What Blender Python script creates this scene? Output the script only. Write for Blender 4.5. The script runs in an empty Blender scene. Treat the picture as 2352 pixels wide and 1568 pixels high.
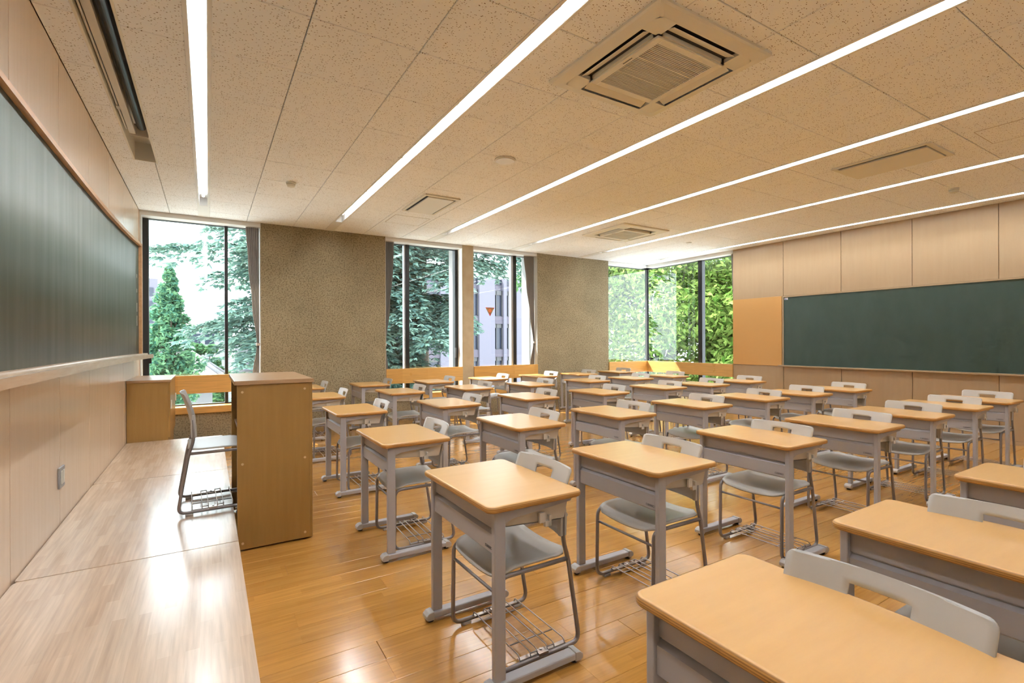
import bpy, bmesh, math, random
from mathutils import Vector, Matrix
random.seed(7)
S = bpy.context.scene
COL = S.collection
PI = math.pi

# ------------------------------------------------------------------ camera
H = 1.305
cam = bpy.data.cameras.new('camera')
cam.sensor_width = 36.0
cam.lens = 17.4396
cam.clip_start = 0.02
cam.clip_end = 500
camo = bpy.data.objects.new('camera', cam)
COL.objects.link(camo)
RT = Vector((0.852708, -0.522376, -0.0035)); UP = Vector((0.002755, -0.002204, 0.999994)); FW = Vector((0.52238, 0.852713, 0.00044))
camo.matrix_world = Matrix(((RT.x, UP.x, -FW.x, 0), (RT.y, UP.y, -FW.y, 0), (RT.z, UP.z, -FW.z, H), (0, 0, 0, 1)))
S.camera = camo

# ------------------------------------------------------------------ world, sun, exposure
wd = bpy.data.worlds.new('sky'); S.world = wd; wd.use_nodes = True
nt = wd.node_tree; nt.nodes.clear()
wo = nt.nodes.new('ShaderNodeOutputWorld'); bg = nt.nodes.new('ShaderNodeBackground')
bg.inputs[0].default_value = (.86, .93, 1.0, 1)          # even, hazy white summer sky
bg.inputs[1].default_value = 3.0
nt.links.new(bg.outputs[0], wo.inputs[0])
sl = bpy.data.lights.new('sun', 'SUN'); sl.energy = 6.5; sl.angle = math.radians(0.6); sl.color = (1, .95, .86)
so = bpy.data.objects.new('sun', sl); COL.objects.link(so)
so.rotation_euler = Vector((0.50, -0.71, -0.98)).to_track_quat('-Z', 'Y').to_euler()
so.location = (-10, 20, 25)
TUBE = 29.0
S.view_settings.view_transform = 'Standard'; S.view_settings.look = 'None'
S.view_settings.exposure = 1.46; S.view_settings.gamma = 1.0; S.view_settings.use_curve_mapping = False
S.cycles.use_denoising = True
S.cycles.max_bounces = 6; S.cycles.diffuse_bounces = 4; S.cycles.glossy_bounces = 3; S.cycles.transparent_max_bounces = 8
S.cycles.use_adaptive_sampling = True; S.cycles.adaptive_threshold = .05; S.cycles.adaptive_min_samples = 16
S.cycles.sample_clamp_indirect = 6.0
S.cycles.caustics_reflective = False; S.cycles.caustics_refractive = False

# ------------------------------------------------------------------ room dimensions
XF, XB, YW, YN, ZC = -0.763, 8.523, 8.016, -1.429, 3.034
YG = 8.25          # glass plane of the window wall
XG = 8.76          # glass plane of the corner window in the rear wall

# ------------------------------------------------------------------ materials
MATS = {}
def new_mat(name):
    m = bpy.data.materials.new(name); m.use_nodes = True
    nt = m.node_tree; b = nt.nodes['Principled BSDF']
    MATS[name] = m
    return m, nt, b
def N(nt, t, **kw):
    n = nt.nodes.new(t)
    for k, v in kw.items(): setattr(n, k, v)
    return n
def L(nt, a, b): nt.links.new(a, b)
def plain(name, col, rough=.5, metal=0.0, spec=.5, coat=0.0):
    m, nt, b = new_mat(name)
    b.inputs['Base Color'].default_value = (*col, 1); b.inputs['Roughness'].default_value = rough
    b.inputs['Metallic'].default_value = metal; b.inputs['Specular IOR Level'].default_value = spec
    b.inputs['Coat Weight'].default_value = coat
    return m
def coords(nt, scale=(1, 1, 1), rand=True, kind='Object'):
    tc = N(nt, 'ShaderNodeTexCoord'); mp = N(nt, 'ShaderNodeMapping'); mp.inputs['Scale'].default_value = scale
    L(nt, tc.outputs[kind], mp.inputs['Vector'])
    if rand:
        oi = N(nt, 'ShaderNodeObjectInfo'); mu = N(nt, 'ShaderNodeMath', operation='MULTIPLY'); mu.inputs[1].default_value = 37.0
        L(nt, oi.outputs['Random'], mu.inputs[0]); L(nt, mu.outputs[0], mp.inputs['Location'])
        return mp, oi
    return mp, None
def ramp(nt, stops):
    r = N(nt, 'ShaderNodeValToRGB')
    e = r.color_ramp.elements
    while len(e) < len(stops): e.new(0.5)
    for k, (p, c) in enumerate(stops): e[k].position = p; e[k].color = (*c, 1) if len(c) == 3 else c
    return r
def mixc(nt, mode='MIX'):
    n = N(nt, 'ShaderNodeMix', data_type='RGBA', blend_type=mode)
    return n
def wood(name, a, b_, scale, rough=.35, vary=.12, noise=6.0, spec=.5, coat=0.0, rand=True, speck=False):
    """long-grained wood: scale stretches the noise along the grain"""
    m, nt, b = new_mat(name)
    mp, oi = coords(nt, scale, rand)
    no = N(nt, 'ShaderNodeTexNoise'); no.inputs['Scale'].default_value = noise; no.inputs['Detail'].default_value = 6; no.inputs['Roughness'].default_value = .6
    L(nt, mp.outputs[0], no.inputs['Vector'])
    r = ramp(nt, [(.3, b_), (.7, a)]); L(nt, no.outputs['Fac'], r.inputs[0])
    out = r.outputs[0]
    if vary and oi:
        hv = N(nt, 'ShaderNodeHueSaturation'); mr = N(nt, 'ShaderNodeMapRange')
        mr.inputs['To Min'].default_value = 1 - vary; mr.inputs['To Max'].default_value = 1 + vary
        L(nt, oi.outputs['Random'], mr.inputs[0]); L(nt, mr.outputs[0], hv.inputs['Value']); L(nt, out, hv.inputs['Color'])
        out = hv.outputs[0]
    L(nt, out, b.inputs['Base Color'])
    b.inputs['Roughness'].default_value = rough; b.inputs['Specular IOR Level'].default_value = spec
    b.inputs['Coat Weight'].default_value = coat; b.inputs['Coat Roughness'].default_value = .22
    return m
def staves(name, c1, c2, mortar, sx, sy, rough, axis='X', spec=.5, vary=.10, grain=True, rbump=0.0, offs=.5, coat=0.0):
    """wood made of glued staves; sx = stave length, sy = stave width; axis = direction of the staves"""
    m, nt, b = new_mat(name)
    mp, oi = coords(nt, (1, 1, 1), True)
    if axis == 'Y': mp.inputs['Rotation'].default_value = (0, 0, PI / 2)
    br = N(nt, 'ShaderNodeTexBrick'); br.offset = offs; br.inputs['Scale'].default_value = 1.0
    br.inputs['Mortar Size'].default_value = 0.0; br.inputs['Brick Width'].default_value = sx; br.inputs['Row Height'].default_value = sy
    br.inputs['Color1'].default_value = (*c1, 1); br.inputs['Color2'].default_value = (*c2, 1); br.inputs['Mortar'].default_value = (*mortar, 1)
    L(nt, mp.outputs[0], br.inputs['Vector'])
    out = br.outputs['Color']
    mp2, _ = coords(nt, (2.0, 40, 40) if axis == 'X' else (40, 2.0, 40), True)
    no = N(nt, 'ShaderNodeTexNoise'); no.inputs['Scale'].default_value = 2.0; no.inputs['Detail'].default_value = 5
    L(nt, mp2.outputs[0], no.inputs['Vector'])
    mr = N(nt, 'ShaderNodeMapRange'); mr.inputs['From Min'].default_value = .3; mr.inputs['From Max'].default_value = .7
    mr.inputs['To Min'].default_value = 1 - .14; mr.inputs['To Max'].default_value = 1.08
    L(nt, no.outputs['Fac'], mr.inputs[0])
    hv = N(nt, 'ShaderNodeHueSaturation'); L(nt, out, hv.inputs['Color'])
    mu = N(nt, 'ShaderNodeMath', operation='MULTIPLY')
    mr2 = N(nt, 'ShaderNodeMapRange'); mr2.inputs['To Min'].default_value = 1 - vary; mr2.inputs['To Max'].default_value = 1 + vary
    L(nt, oi.outputs['Random'], mr2.inputs[0]); L(nt, mr2.outputs[0], mu.inputs[0]); L(nt, mr.outputs[0], mu.inputs[1])
    L(nt, mu.outputs[0], hv.inputs['Value']); L(nt, hv.outputs[0], b.inputs['Base Color'])
    # worn gloss
    n3 = N(nt, 'ShaderNodeTexNoise'); n3.inputs['Scale'].default_value = 5.0; n3.inputs['Detail'].default_value = 4
    mp3, _ = coords(nt, (1, 1, 1), False); L(nt, mp3.outputs[0], n3.inputs['Vector'])
    mr3 = N(nt, 'ShaderNodeMapRange'); mr3.inputs['To Min'].default_value = rough * .7; mr3.inputs['To Max'].default_value = rough * 1.35
    L(nt, n3.outputs['Fac'], mr3.inputs[0]); L(nt, mr3.outputs[0], b.inputs['Roughness'])
    b.inputs['Specular IOR Level'].default_value = spec
    b.inputs['Coat Weight'].default_value = coat; b.inputs['Coat Roughness'].default_value = .15
    return m

M_floor = staves('floor_wood', (.52, .255, .055), (.44, .205, .04), (.3, .15, .05), .43, .0483, .19, 'X', .6, .09, coat=.5)
M_gap = plain('floor_gap', (.16, .075, .02), .6)
M_plat = staves('platform_wood', (.72, .57, .44), (.62, .47, .35), (.4, .3, .2), .38, .042, .22, 'Y', .6, .03, coat=.4)
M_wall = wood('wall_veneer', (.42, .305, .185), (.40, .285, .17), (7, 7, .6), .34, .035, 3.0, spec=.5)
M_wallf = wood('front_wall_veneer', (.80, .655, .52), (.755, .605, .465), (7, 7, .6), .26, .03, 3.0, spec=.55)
M_wallgap = plain('wall_gap', (.25, .15, .06), .7)
M_pin = plain('cork_cloth', (.60, .34, .12), .85)
M_sillw = staves('sill_wood', (.72, .42, .13), (.63, .34, .09), (.5, .3, .1), .45, .04, .30, 'X', .5, .04)
M_sillwy = staves('sill_wood_y', (.72, .45, .17), (.65, .39, .13), (.5, .3, .1), .45, .04, .30, 'Y', .5, .04)
M_lect = wood('lectern_wood', (.345, .195, .052), (.31, .17, .042), (12, 12, .9), .34, .0, 3.0)
M_lecttop = wood('lectern_top', (.42, .26, .14), (.37, .22, .11), (1, 8, 8), .28, .0, 4.0)
M_frame_w = wood('board_frame_wood', (.66, .40, .20), (.56, .31, .14), (8, 1, 8), .35, .02, 5.0)
M_tray_w = wood('tray_wood', (.70, .52, .38), (.62, .44, .31), (8, 1, 8), .25, .02, 5.0)
M_desk = wood('desk_laminate', (.66, .375, .125), (.62, .34, .105), (1.0, 7, 1), .30, .03, 4.0, spec=.6, coat=.35)
M_white = plain('white_paint', (.80, .80, .78), .45)
M_offwhite = plain('offwhite_plastic', (.78, .76, .68), .45)
M_jamb = plain('jamb_paint', (.78, .78, .76), .5)
M_steel = plain('desk_steel', (.43, .42, .44), .42, 0.0, .5)
M_steel_d = plain('tray_steel', (.62, .57, .49), .45)
M_plastic = plain('chair_plastic', (.54, .525, .50), .38)
M_tube = plain('chair_tube', (.25, .225, .22), .33, 0.3)
M_wire = plain('rack_wire', (.45, .40, .37), .28, 0.7)
M_cap = plain('foot_cap_plastic', (.46, .44, .42), .45)
M_rubber = plain('rubber', (.05, .045, .04), .7)
M_black = plain('black_metal', (.012, .012, .014), .4)
M_darkgrey = plain('dark_grey', (.06, .06, .065), .45)
M_grey = plain('alu_grey', (.42, .43, .45), .4, .3)
M_chalk = plain('chalk_white', (.85, .85, .82), .8)
M_screencase = plain('screen_case', (.62, .58, .50), .4)
M_curtain = plain('curtain_cloth', (.52, .47, .43), .9)
M_capwood = plain('screw_cap', (.62, .45, .25), .5)
M_label = plain('label_paper', (.75, .75, .78), .6)
M_labelb = plain('label_ink', (.08, .12, .35), .6)
M_stick_b = plain('sticker_brown', (.30, .17, .07), .6); M_stick_o = plain('sticker_orange', (.70, .18, .05), .6); M_stick_r = plain('sticker_red', (.55, .03, .02), .6)

# ply edge of the desktops
def ply():
    m, nt, b = new_mat('ply_edge')
    mp, oi = coords(nt, (1, 1, 1), False)
    sx = N(nt, 'ShaderNodeSeparateXYZ'); L(nt, mp.outputs[0], sx.inputs[0])
    mu = N(nt, 'ShaderNodeMath', operation='MULTIPLY'); mu.inputs[1].default_value = 1050.0; L(nt, sx.outputs['Z'], mu.inputs[0])
    si = N(nt, 'ShaderNodeMath', operation='SINE'); L(nt, mu.outputs[0], si.inputs[0])
    r = ramp(nt, [(.25, (.36, .17, .04)), (.75, (.58, .30, .08))])
    mr = N(nt, 'ShaderNodeMapRange'); mr.inputs['From Min'].default_value = -1; L(nt, si.outputs[0], mr.inputs[0]); L(nt, mr.outputs[0], r.inputs[0])
    L(nt, r.outputs[0], b.inputs['Base Color']); b.inputs['Roughness'].default_value = .35
    return m
M_ply = ply()
# ceiling board with fissures
def ceil_mat():
    m, nt, b = new_mat('ceiling_board')
    mp, oi = coords(nt, (1, 1.7, 1), True)
    vo = N(nt, 'ShaderNodeTexVoronoi', feature='F1'); vo.inputs['Scale'].default_value = 62; vo.inputs['Randomness'].default_value = 1
    L(nt, mp.outputs[0], vo.inputs['Vector'])
    no = N(nt, 'ShaderNodeTexNoise'); no.inputs['Scale'].default_value = 45; L(nt, mp.outputs[0], no.inputs['Vector'])
    mu = N(nt, 'ShaderNodeMath', operation='MULTIPLY'); mu.inputs[1].default_value = .46; L(nt, no.outputs['Fac'], mu.inputs[0])
    lt = N(nt, 'ShaderNodeMath', operation='LESS_THAN'); L(nt, vo.outputs['Distance'], lt.inputs[0]); L(nt, mu.outputs[0], lt.inputs[1])
    wn = N(nt, 'ShaderNodeMath', operation='GREATER_THAN'); wn.inputs[1].default_value = .42
    se = N(nt, 'ShaderNodeSeparateColor'); L(nt, vo.outputs['Color'], se.inputs[0]); L(nt, se.outputs[0], wn.inputs[0])
    an = N(nt, 'ShaderNodeMath', operation='MULTIPLY'); L(nt, lt.outputs[0], an.inputs[0]); L(nt, wn.outputs[0], an.inputs[1])
    mx = mixc(nt); mx.inputs['A'].default_value = (.93, .955, .985, 1); mx.inputs['B'].default_value = (.24, .17, .11, 1)
    L(nt, an.outputs[0], mx.inputs['Factor']); L(nt, mx.outputs['Result'], b.inputs['Base Color'])
    b.inputs['Roughness'].default_value = .75; b.inputs['Specular IOR Level'].default_value = .3
    return m
M_ceil = ceil_mat()
# sprayed rough wall between the windows
def conc():
    m, nt, b = new_mat('textured_wall')
    mp, oi = coords(nt, (1, 1, 1), False)
    n1 = N(nt, 'ShaderNodeTexNoise'); n1.inputs['Scale'].default_value = 55; n1.inputs['Detail'].default_value = 3; L(nt, mp.outputs[0], n1.inputs['Vector'])
    n2 = N(nt, 'ShaderNodeTexNoise'); n2.inputs['Scale'].default_value = 2.2; n2.inputs['Detail'].default_value = 4; L(nt, mp.outputs[0], n2.inputs['Vector'])
    r1 = ramp(nt, [(.34, (.17, .13, .068)), (.50, (.31, .25, .15)), (.72, (.36, .30, .185))]); L(nt, n1.outputs['Fac'], r1.inputs[0])
    r2 = ramp(nt, [(.3, (.84, .84, .82)), (.7, (1.05, 1.05, 1.05))]); L(nt, n2.outputs['Fac'], r2.inputs[0])
    mx = mixc(nt, 'MULTIPLY'); mx.inputs['Factor'].default_value = 1
    L(nt, r1.outputs[0], mx.inputs['A']); L(nt, r2.outputs[0], mx.inputs['B']); L(nt, mx.outputs['Result'], b.inputs['Base Color'])
    bu = N(nt, 'ShaderNodeBump'); bu.inputs['Strength'].default_value = .4; bu.inputs['Distance'].default_value = .004
    L(nt, n1.outputs['Fac'], bu.inputs['Height']); L(nt, bu.outputs[0], b.inputs['Normal'])
    b.inputs['Roughness'].default_value = .85
    return m
M_conc = conc()
def smooth_conc():
    m, nt, b = new_mat('pillar_concrete')
    mp, oi = coords(nt, (1, 1, 1), False)
    n2 = N(nt, 'ShaderNodeTexNoise'); n2.inputs['Scale'].default_value = 6; n2.inputs['Detail'].default_value = 5; L(nt, mp.outputs[0], n2.inputs['Vector'])
    r2 = ramp(nt, [(.3, (.42, .33, .21)), (.7, (.50, .41, .27))]); L(nt, n2.outputs['Fac'], r2.inputs[0]); L(nt, r2.outputs[0], b.inputs['Base Color'])
    b.inputs['Roughness'].default_value = .7
    return m
M_pillar = smooth_conc()
# blackboards with wiped chalk streaks
def board_mat(name, c, chalk, amt, rough, axis_scale):
    m, nt, b = new_mat(name)
    mp, oi = coords(nt, axis_scale, False)
    n1 = N(nt, 'ShaderNodeTexNoise'); n1.inputs['Scale'].default_value = 3; n1.inputs['Detail'].default_value = 6; L(nt, mp.outputs[0], n1.inputs['Vector'])
    mr = N(nt, 'ShaderNodeMapRange'); mr.inputs['From Min'].default_value = .35; mr.inputs['From Max'].default_value = .75; mr.inputs['To Max'].default_value = amt
    L(nt, n1.outputs['Fac'], mr.inputs[0])
    mx = mixc(nt); mx.inputs['A'].default_value = (*c, 1); mx.inputs['B'].default_value = (*chalk, 1)
    L(nt, mr.outputs[0], mx.inputs['Factor']); L(nt, mx.outputs['Result'], b.inputs['Base Color'])
    b.inputs['Roughness'].default_value = rough; b.inputs['Specular IOR Level'].default_value = .5
    return m
M_board1 = board_mat('front_blackboard_green', (.075, .105, .085), (.20, .235, .215), .40, .50, (1, 5, .35))  # greyer than the rear board: window glare is put into the colour
M_board2 = board_mat('rear_blackboard_green', (.030, .058, .045), (.09, .12, .105), .18, .42, (1, 2.0, 1.0))
# window glass: mirror reflection over clear
def glass():
    m, nt, b = new_mat('window_glass')
    nt.nodes.remove(b); o = nt.nodes['Material Output']
    tr = N(nt, 'ShaderNodeBsdfTransparent'); tr.inputs[0].default_value = (.95, .975, .97, 1)
    gl = N(nt, 'ShaderNodeBsdfGlossy'); gl.inputs['Roughness'].default_value = 0.0
    lw = N(nt, 'ShaderNodeLayerWeight'); lw.inputs[0].default_value = .5
    pw = N(nt, 'ShaderNodeMath', operation='POWER'); pw.inputs[1].default_value = 5; L(nt, lw.outputs['Facing'], pw.inputs[0])
    fr = N(nt, 'ShaderNodeMath', operation='MULTIPLY_ADD'); fr.inputs[1].default_value = .95; fr.inputs[2].default_value = .045; L(nt, pw.outputs[0], fr.inputs[0])
    mx = N(nt, 'ShaderNodeMixShader'); L(nt, fr.outputs[0], mx.inputs[0]); L(nt, tr.outputs[0], mx.inputs[1]); L(nt, gl.outputs[0], mx.inputs[2])
    L(nt, mx.outputs[0], o.inputs[0])
    return m
M_glass = glass()
def emit(name, col, st):
    m, nt, b = new_mat(name)
    b.inputs['Base Color'].default_value = (1, 1, 1, 1); b.inputs['Emission Color'].default_value = (*col, 1); b.inputs['Emission Strength'].default_value = st
    return m
M_tubelight = emit('fluorescent_tube', (.965, 1.0, 1.04), TUBE)
def leafmat(name, c1, c2, trans):
    m, nt, b = new_mat(name)
    nt.nodes.remove(b); o = nt.nodes['Material Output']
    gi = N(nt, 'ShaderNodeNewGeometry'); r = ramp(nt, [(0, c1), (1, c2)]); L(nt, gi.outputs['Random Per Island'], r.inputs[0])
    d = N(nt, 'ShaderNodeBsdfDiffuse'); t = N(nt, 'ShaderNodeBsdfTranslucent'); mx = N(nt, 'ShaderNodeMixShader'); mx.inputs[0].default_value = trans
    L(nt, r.outputs[0], d.inputs[0]); L(nt, r.outputs[0], t.inputs[0]); L(nt, d.outputs[0], mx.inputs[1]); L(nt, t.outputs[0], mx.inputs[2])
    L(nt, mx.outputs[0], o.inputs[0])
    return m
M_cedar = leafmat('cedar_needles', (.085, .165, .155), (.24, .37, .29), .3)
M_leaf = leafmat('broad_leaves', (.055, .14, .02), (.34, .44, .12), .35)
M_leaf2 = leafmat('tree_leaves_dark', (.05, .14, .08), (.16, .30, .12), .35)
M_leaf3 = leafmat('young_tree_leaves', (.07, .20, .15), (.22, .40, .20), .4)
M_bark = plain('bark', (.10, .075, .055), .9)
M_ground = plain('ground_paving', (.60, .60, .56), .9)
M_bld = plain('building_stone', (.125, .12, .155), .8)
M_bld2 = plain('building_spandrel', (.085, .075, .10), .8)
M_bldglass = plain('building_glass', (.02, .026, .045), .15)
M_bldwhite = plain('building_white', (.18, .18, .19), .8)
M_bldpale = plain('building_pale', (.45, .45, .46), .8)
M_roof = plain('roof_slate', (.12, .11, .115), .8)
M_ext = plain('exterior_concrete', (.30, .30, .295), .8)

# ------------------------------------------------------------------ mesh helpers
def box(bm, x0, x1, y0, y1, z0, z1, mi=0, bev=0.0):
    vs = [bm.verts.new(p) for p in ((x0, y0, z0), (x1, y0, z0), (x1, y1, z0), (x0, y1, z0), (x0, y0, z1), (x1, y0, z1), (x1, y1, z1), (x0, y1, z1))]
    fs = []
    for q in ((3, 2, 1, 0), (4, 5, 6, 7), (0, 1, 5, 4), (1, 2, 6, 5), (2, 3, 7, 6), (3, 0, 4, 7)):
        f = bm.faces.new([vs[k] for k in q]); f.material_index = mi; fs.append(f)
    if bev:
        es = list({e for f in fs for e in f.edges})
        bmesh.ops.bevel(bm, geom=es, offset=bev, segments=2, profile=.5, affect='EDGES')
    return vs
def prism(bm, pts, axis, a, b, mi=0):
    """polygon pts (2d) extruded along axis between a and b"""
    def P(p, t):
        if axis == 'y': return (p[0], t, p[1])
        if axis == 'x': return (t, p[0], p[1])
        return (p[0], p[1], t)
    v0 = [bm.verts.new(P(p, a)) for p in pts]; v1 = [bm.verts.new(P(p, b)) for p in pts]
    n = len(pts)
    for k in range(n):
        f = bm.faces.new((v0[k], v0[(k + 1) % n], v1[(k + 1) % n], v1[k])); f.material_index = mi
    f = bm.faces.new(v0[::-1]); f.material_index = mi
    f = bm.faces.new(v1); f.material_index = mi
def fillet(pts, r, n=5):
    out = [Vector(pts[0])]
    for k in range(1, len(pts) - 1):
        p = Vector(pts[k]); a = (Vector(pts[k - 1]) - p); b = (Vector(pts[k + 1]) - p)
        rr = min(r, a.length * .48, b.length * .48)
        A = p + a.normalized() * rr; B = p + b.normalized() * rr
        for i in range(n + 1):
            t = i / n; out.append((1 - t) ** 2 * A + 2 * t * (1 - t) * p + t * t * B)
    out.append(Vector(pts[-1]))
    return out
def tube(bm, pts, r, seg=8, mi=0, radii=None):
    pts = [Vector(p) for p in pts]; rings = []
    n0 = None
    for k, p in enumerate(pts):
        t = (pts[min(k + 1, len(pts) - 1)] - pts[max(k - 1, 0)]).normalized()
        if n0 is None:
            n0 = t.orthogonal().normalized()
        else:
            n0 = (n0 - t * n0.dot(t)).normalized()
        bn = t.cross(n0); rr = radii[k] if radii else r
        rings.append([bm.verts.new(p + (n0 * math.cos(2 * PI * i / seg) + bn * math.sin(2 * PI * i / seg)) * rr) for i in range(seg)])
    for a, b in zip(rings, rings[1:]):
        for i in range(seg):
            f = bm.faces.new((a[i], a[(i + 1) % seg], b[(i + 1) % seg], b[i])); f.material_index = mi; f.smooth = True
    f = bm.faces.new(rings[0][::-1]); f.material_index = mi
    f = bm.faces.new(rings[-1]); f.material_index = mi
def disc(bm, c, r, h, axis='z', seg=20, mi=0, r2=None):
    ax = {'x': Vector((1, 0, 0)), 'y': Vector((0, 1, 0)), 'z': Vector((0, 0, 1))}[axis]
    c = Vector(c); tube(bm, [c, c + ax * h], r, seg, mi, radii=[r, r2 if r2 is not None else r])
def mesh(name, bm, mats, smooth=False):
    bmesh.ops.recalc_face_normals(bm, faces=bm.faces[:])
    me = bpy.data.meshes.new(name); bm.to_mesh(me); bm.free()
    for m in (mats if isinstance(mats, (list, tuple)) else [mats]): me.materials.append(m)
    if smooth:
        for p in me.polygons: p.use_smooth = True
    return me
def add(name, me, parent=None, loc=(0, 0, 0), rot=(0, 0, 0)):
    o = bpy.data.objects.new(name, me); COL.objects.link(o); o.location = loc; o.rotation_euler = rot
    if parent: o.parent = parent
    return o
def tag(o, label=None, cat=None, group=None, kind=None):
    if label: o['label'] = label
    if cat: o['category'] = cat
    if group: o['group'] = group
    if kind: o['kind'] = kind
    return o
def empty(name, loc=(0, 0, 0), rotz=0, label=None, cat=None, group=None, kind=None):
    o = bpy.data.objects.new(name, None); COL.objects.link(o); o.location = loc; o.rotation_euler = (0, 0, rotz); o.empty_display_size = .1
    return tag(o, label, cat, group, kind)
def boxobj(name, x0, x1, y0, y1, z0, z1, mat, parent=None, bev=0.0):
    bm = bmesh.new(); box(bm, x0, x1, y0, y1, z0, z1, 0, bev)
    return add(name, mesh(name, bm, mat), parent)
def copy_tree(o, parent=None):
    c = o.copy(); COL.objects.link(c); c.parent = parent
    for ch in list(o.children): copy_tree(ch, c)
    return c
_pc = {}
def piece(name, sx, sy, sz, mat, parent, loc, bev=.0015):
    """small box centred on loc, mesh shared between equal sizes"""
    key = (name, round(sx, 3), round(sy, 3), round(sz, 3), mat.name)
    if key not in _pc:
        bm = bmesh.new(); box(bm, -sx / 2, sx / 2, -sy / 2, sy / 2, -sz / 2, sz / 2)
        if bev:
            bmesh.ops.bevel(bm, geom=bm.edges[:], offset=bev, segments=1, affect='EDGES')
        _pc[key] = mesh(name, bm, mat)
    return add(name, _pc[key], parent, loc)

# ================================================================== FLOOR
floor = boxobj('floor', XF - .3, XB + .3, YN - .3, YG + .05, -.25, -.012, M_gap)
tag(floor, 'glossy orange-brown wooden plank floor of the classroom', kind='structure')
PW, PL = .1448, 1.818
row0 = 2.018 + .0005
starts = {}
rng = random.Random(3)
known = {0: 2.444, 7: .381, 3: .35, 4: .811, -1: .621, -3: 1.635, -4: 1.281}
rest = bmesh.new(); nplank = 0
r_lo = int((YN - row0) / PW) - 1
for r in range(r_lo, 60):
    y0 = row0 + r * PW; y1 = y0 + PW
    y0 = max(y0, YN); y1 = min(y1, YW + .02)
    if y1 - y0 < .02: continue
    ph = known.get(r, rng.uniform(0, PL)) % PL
    xs = [0.10]
    x = ph - PL * 2
    while x < XB:
        if x > .10 + .15: xs.append(x)
        x += PL
    xs.append(XB)
    for a, b in zip(xs, xs[1:]):
        if b - a < .01: continue
        g = .0012
        if y0 > .55 and not (y0 < 1.3 and a > 3.6):
            piece('plank', round(b - a - g, 2), y1 - y0 - g, .02, M_floor, floor, ((a + b) / 2, (y0 + y1) / 2, -.010), .0012); nplank += 1
        else:
            box(rest, a + g / 2, b - g / 2, y0 + g / 2, y1 - g / 2, -.02, 0)
# strip of boards under the platform
box(rest, XF, .0985, YN, YW, -.02, -.0005)
ro = add('floorboards', mesh('floorboards', rest, M_floor), floor); ro['kind'] = 'stuff'

# ================================================================== CEILING
ceiling = boxobj('ceiling', XF - .3, XB + .5, YN - .3, YG + .6, ZC + .19, ZC + .5, M_white)
tag(ceiling, 'beige ceiling of pitted acoustic tiles with recessed light strips', kind='structure')
STR = [-.045 + 1.645 * i for i in range(6)]
SWD = .0625
ys = [YN] + [2.806 + .605 * k for k in range(-6, 9)] + [YW]
def tile(x0, x1, y0, y1):
    g = .0045
    piece('ceiling_tile', x1 - x0 - g, y1 - y0 - g, .018, M_ceil, ceiling, ((x0 + x1) / 2, (y0 + y1) / 2, ZC + .009), .003)
for y0, y1 in zip(ys, ys[1:]):
    if y1 < 5.84:
        tile(XF, -.585, y0, y1); tile(-.415, STR[0] - SWD, y0, y1)
    else:
        tile(XF, -.43, y0, y1); tile(-.43, STR[0] - SWD, y0, y1)
    for k in range(5):
        a = STR[k] + SWD; b = STR[k + 1] - SWD; m0 = (a + b) / 2 - .304; m1 = (a + b) / 2 + .304
        tile(a, m0, y0, y1); tile(m0, m1, y0, y1); tile(m1, b, y0, y1)
    tile(STR[5] + SWD, XB + .02, y0, y1)
# dark backing above the joints
bm = bmesh.new()
edges = [XF] + [v for s in STR for v in (s - SWD, s + SWD)] + [XB + .02]
for k in range(0, len(edges), 2):
    a, b = edges[k], edges[k + 1]
    if k == 0:
        box(bm, a, -.585, YN, 5.831, ZC + .021, ZC + .04); box(bm, -.415, b, YN, 5.831, ZC + .021, ZC + .04); box(bm, a, b, 5.831, YW, ZC + .021, ZC + .04)
    else:
        box(bm, a, b, YN, YW, ZC + .021, ZC + .04)
add('tile_backing', mesh('tile_backing', bm, plain('tile_joint', (.20, .14, .09), .9)), ceiling)

# ================================================================== LIGHT STRIPS
def strip_light():
    r = empty('strip_light')
    bm = bmesh.new()
    y1 = 7.36
    box(bm, -.0455, -.0425, YN, y1, ZC - .001, ZC + .095); box(bm, .0425, .0455, YN, y1, ZC - .001, ZC + .095)
    box(bm, -.0455, .0455, YN, y1, ZC + .095, ZC + .10); box(bm, -.0455, .0455, y1, y1 + .003, ZC, ZC + .10)
    add('housing', mesh('housing', bm, M_white), r)
    for s in (-1, 1):
        bm = bmesh.new(); a, b = sorted((s * .0456, s * .066)); box(bm, a, b, YN, YW, ZC - .004, ZC + .004); add('flange', mesh('flange', bm, M_white), r)
    bm = bmesh.new(); box(bm, -.0455, .0455, y1 + .003, YW, ZC - .003, ZC + .006); add('cover_plate', mesh('cover_plate', bm, M_white), r)
    bm = bmesh.new(); disc(bm, (0, -.595, 0), .014, 1.19, 'y', 12); tm = mesh('tube', bm, M_tubelight, True)
    bm = bmesh.new(); disc(bm, (0, -.012, 0), .0155, .024, 'y', 12); box(bm, -.012, .012, -.012, .012, .0, .055); sm = mesh('socket', bm, M_offwhite)
    joints = [7.125 - 1.252 * k for k in range(7)]
    for k in range(7):
        yc = joints[k] - .626 + .62
        y = joints[k] + .0
        if k == 0: continue
        add('tube', tm, r, (0, joints[k] + .626, ZC + .058))
        add('socket', sm, r, (0, joints[k] + .012, ZC + .058)); add('socket', sm, r, (0, joints[k] + 1.24, ZC + .058))
    return r
sl0 = strip_light()
snames = ['fluorescent light strip nearest the front blackboard, beside the projector screen slot', 'second fluorescent light strip counted from the front blackboard', 'third fluorescent light strip, passing beside the large ceiling air conditioner', 'fourth fluorescent light strip counted from the front blackboard', 'fifth fluorescent light strip, next to the one along the rear wall', 'last fluorescent light strip, running along the wooden rear wall']
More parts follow.
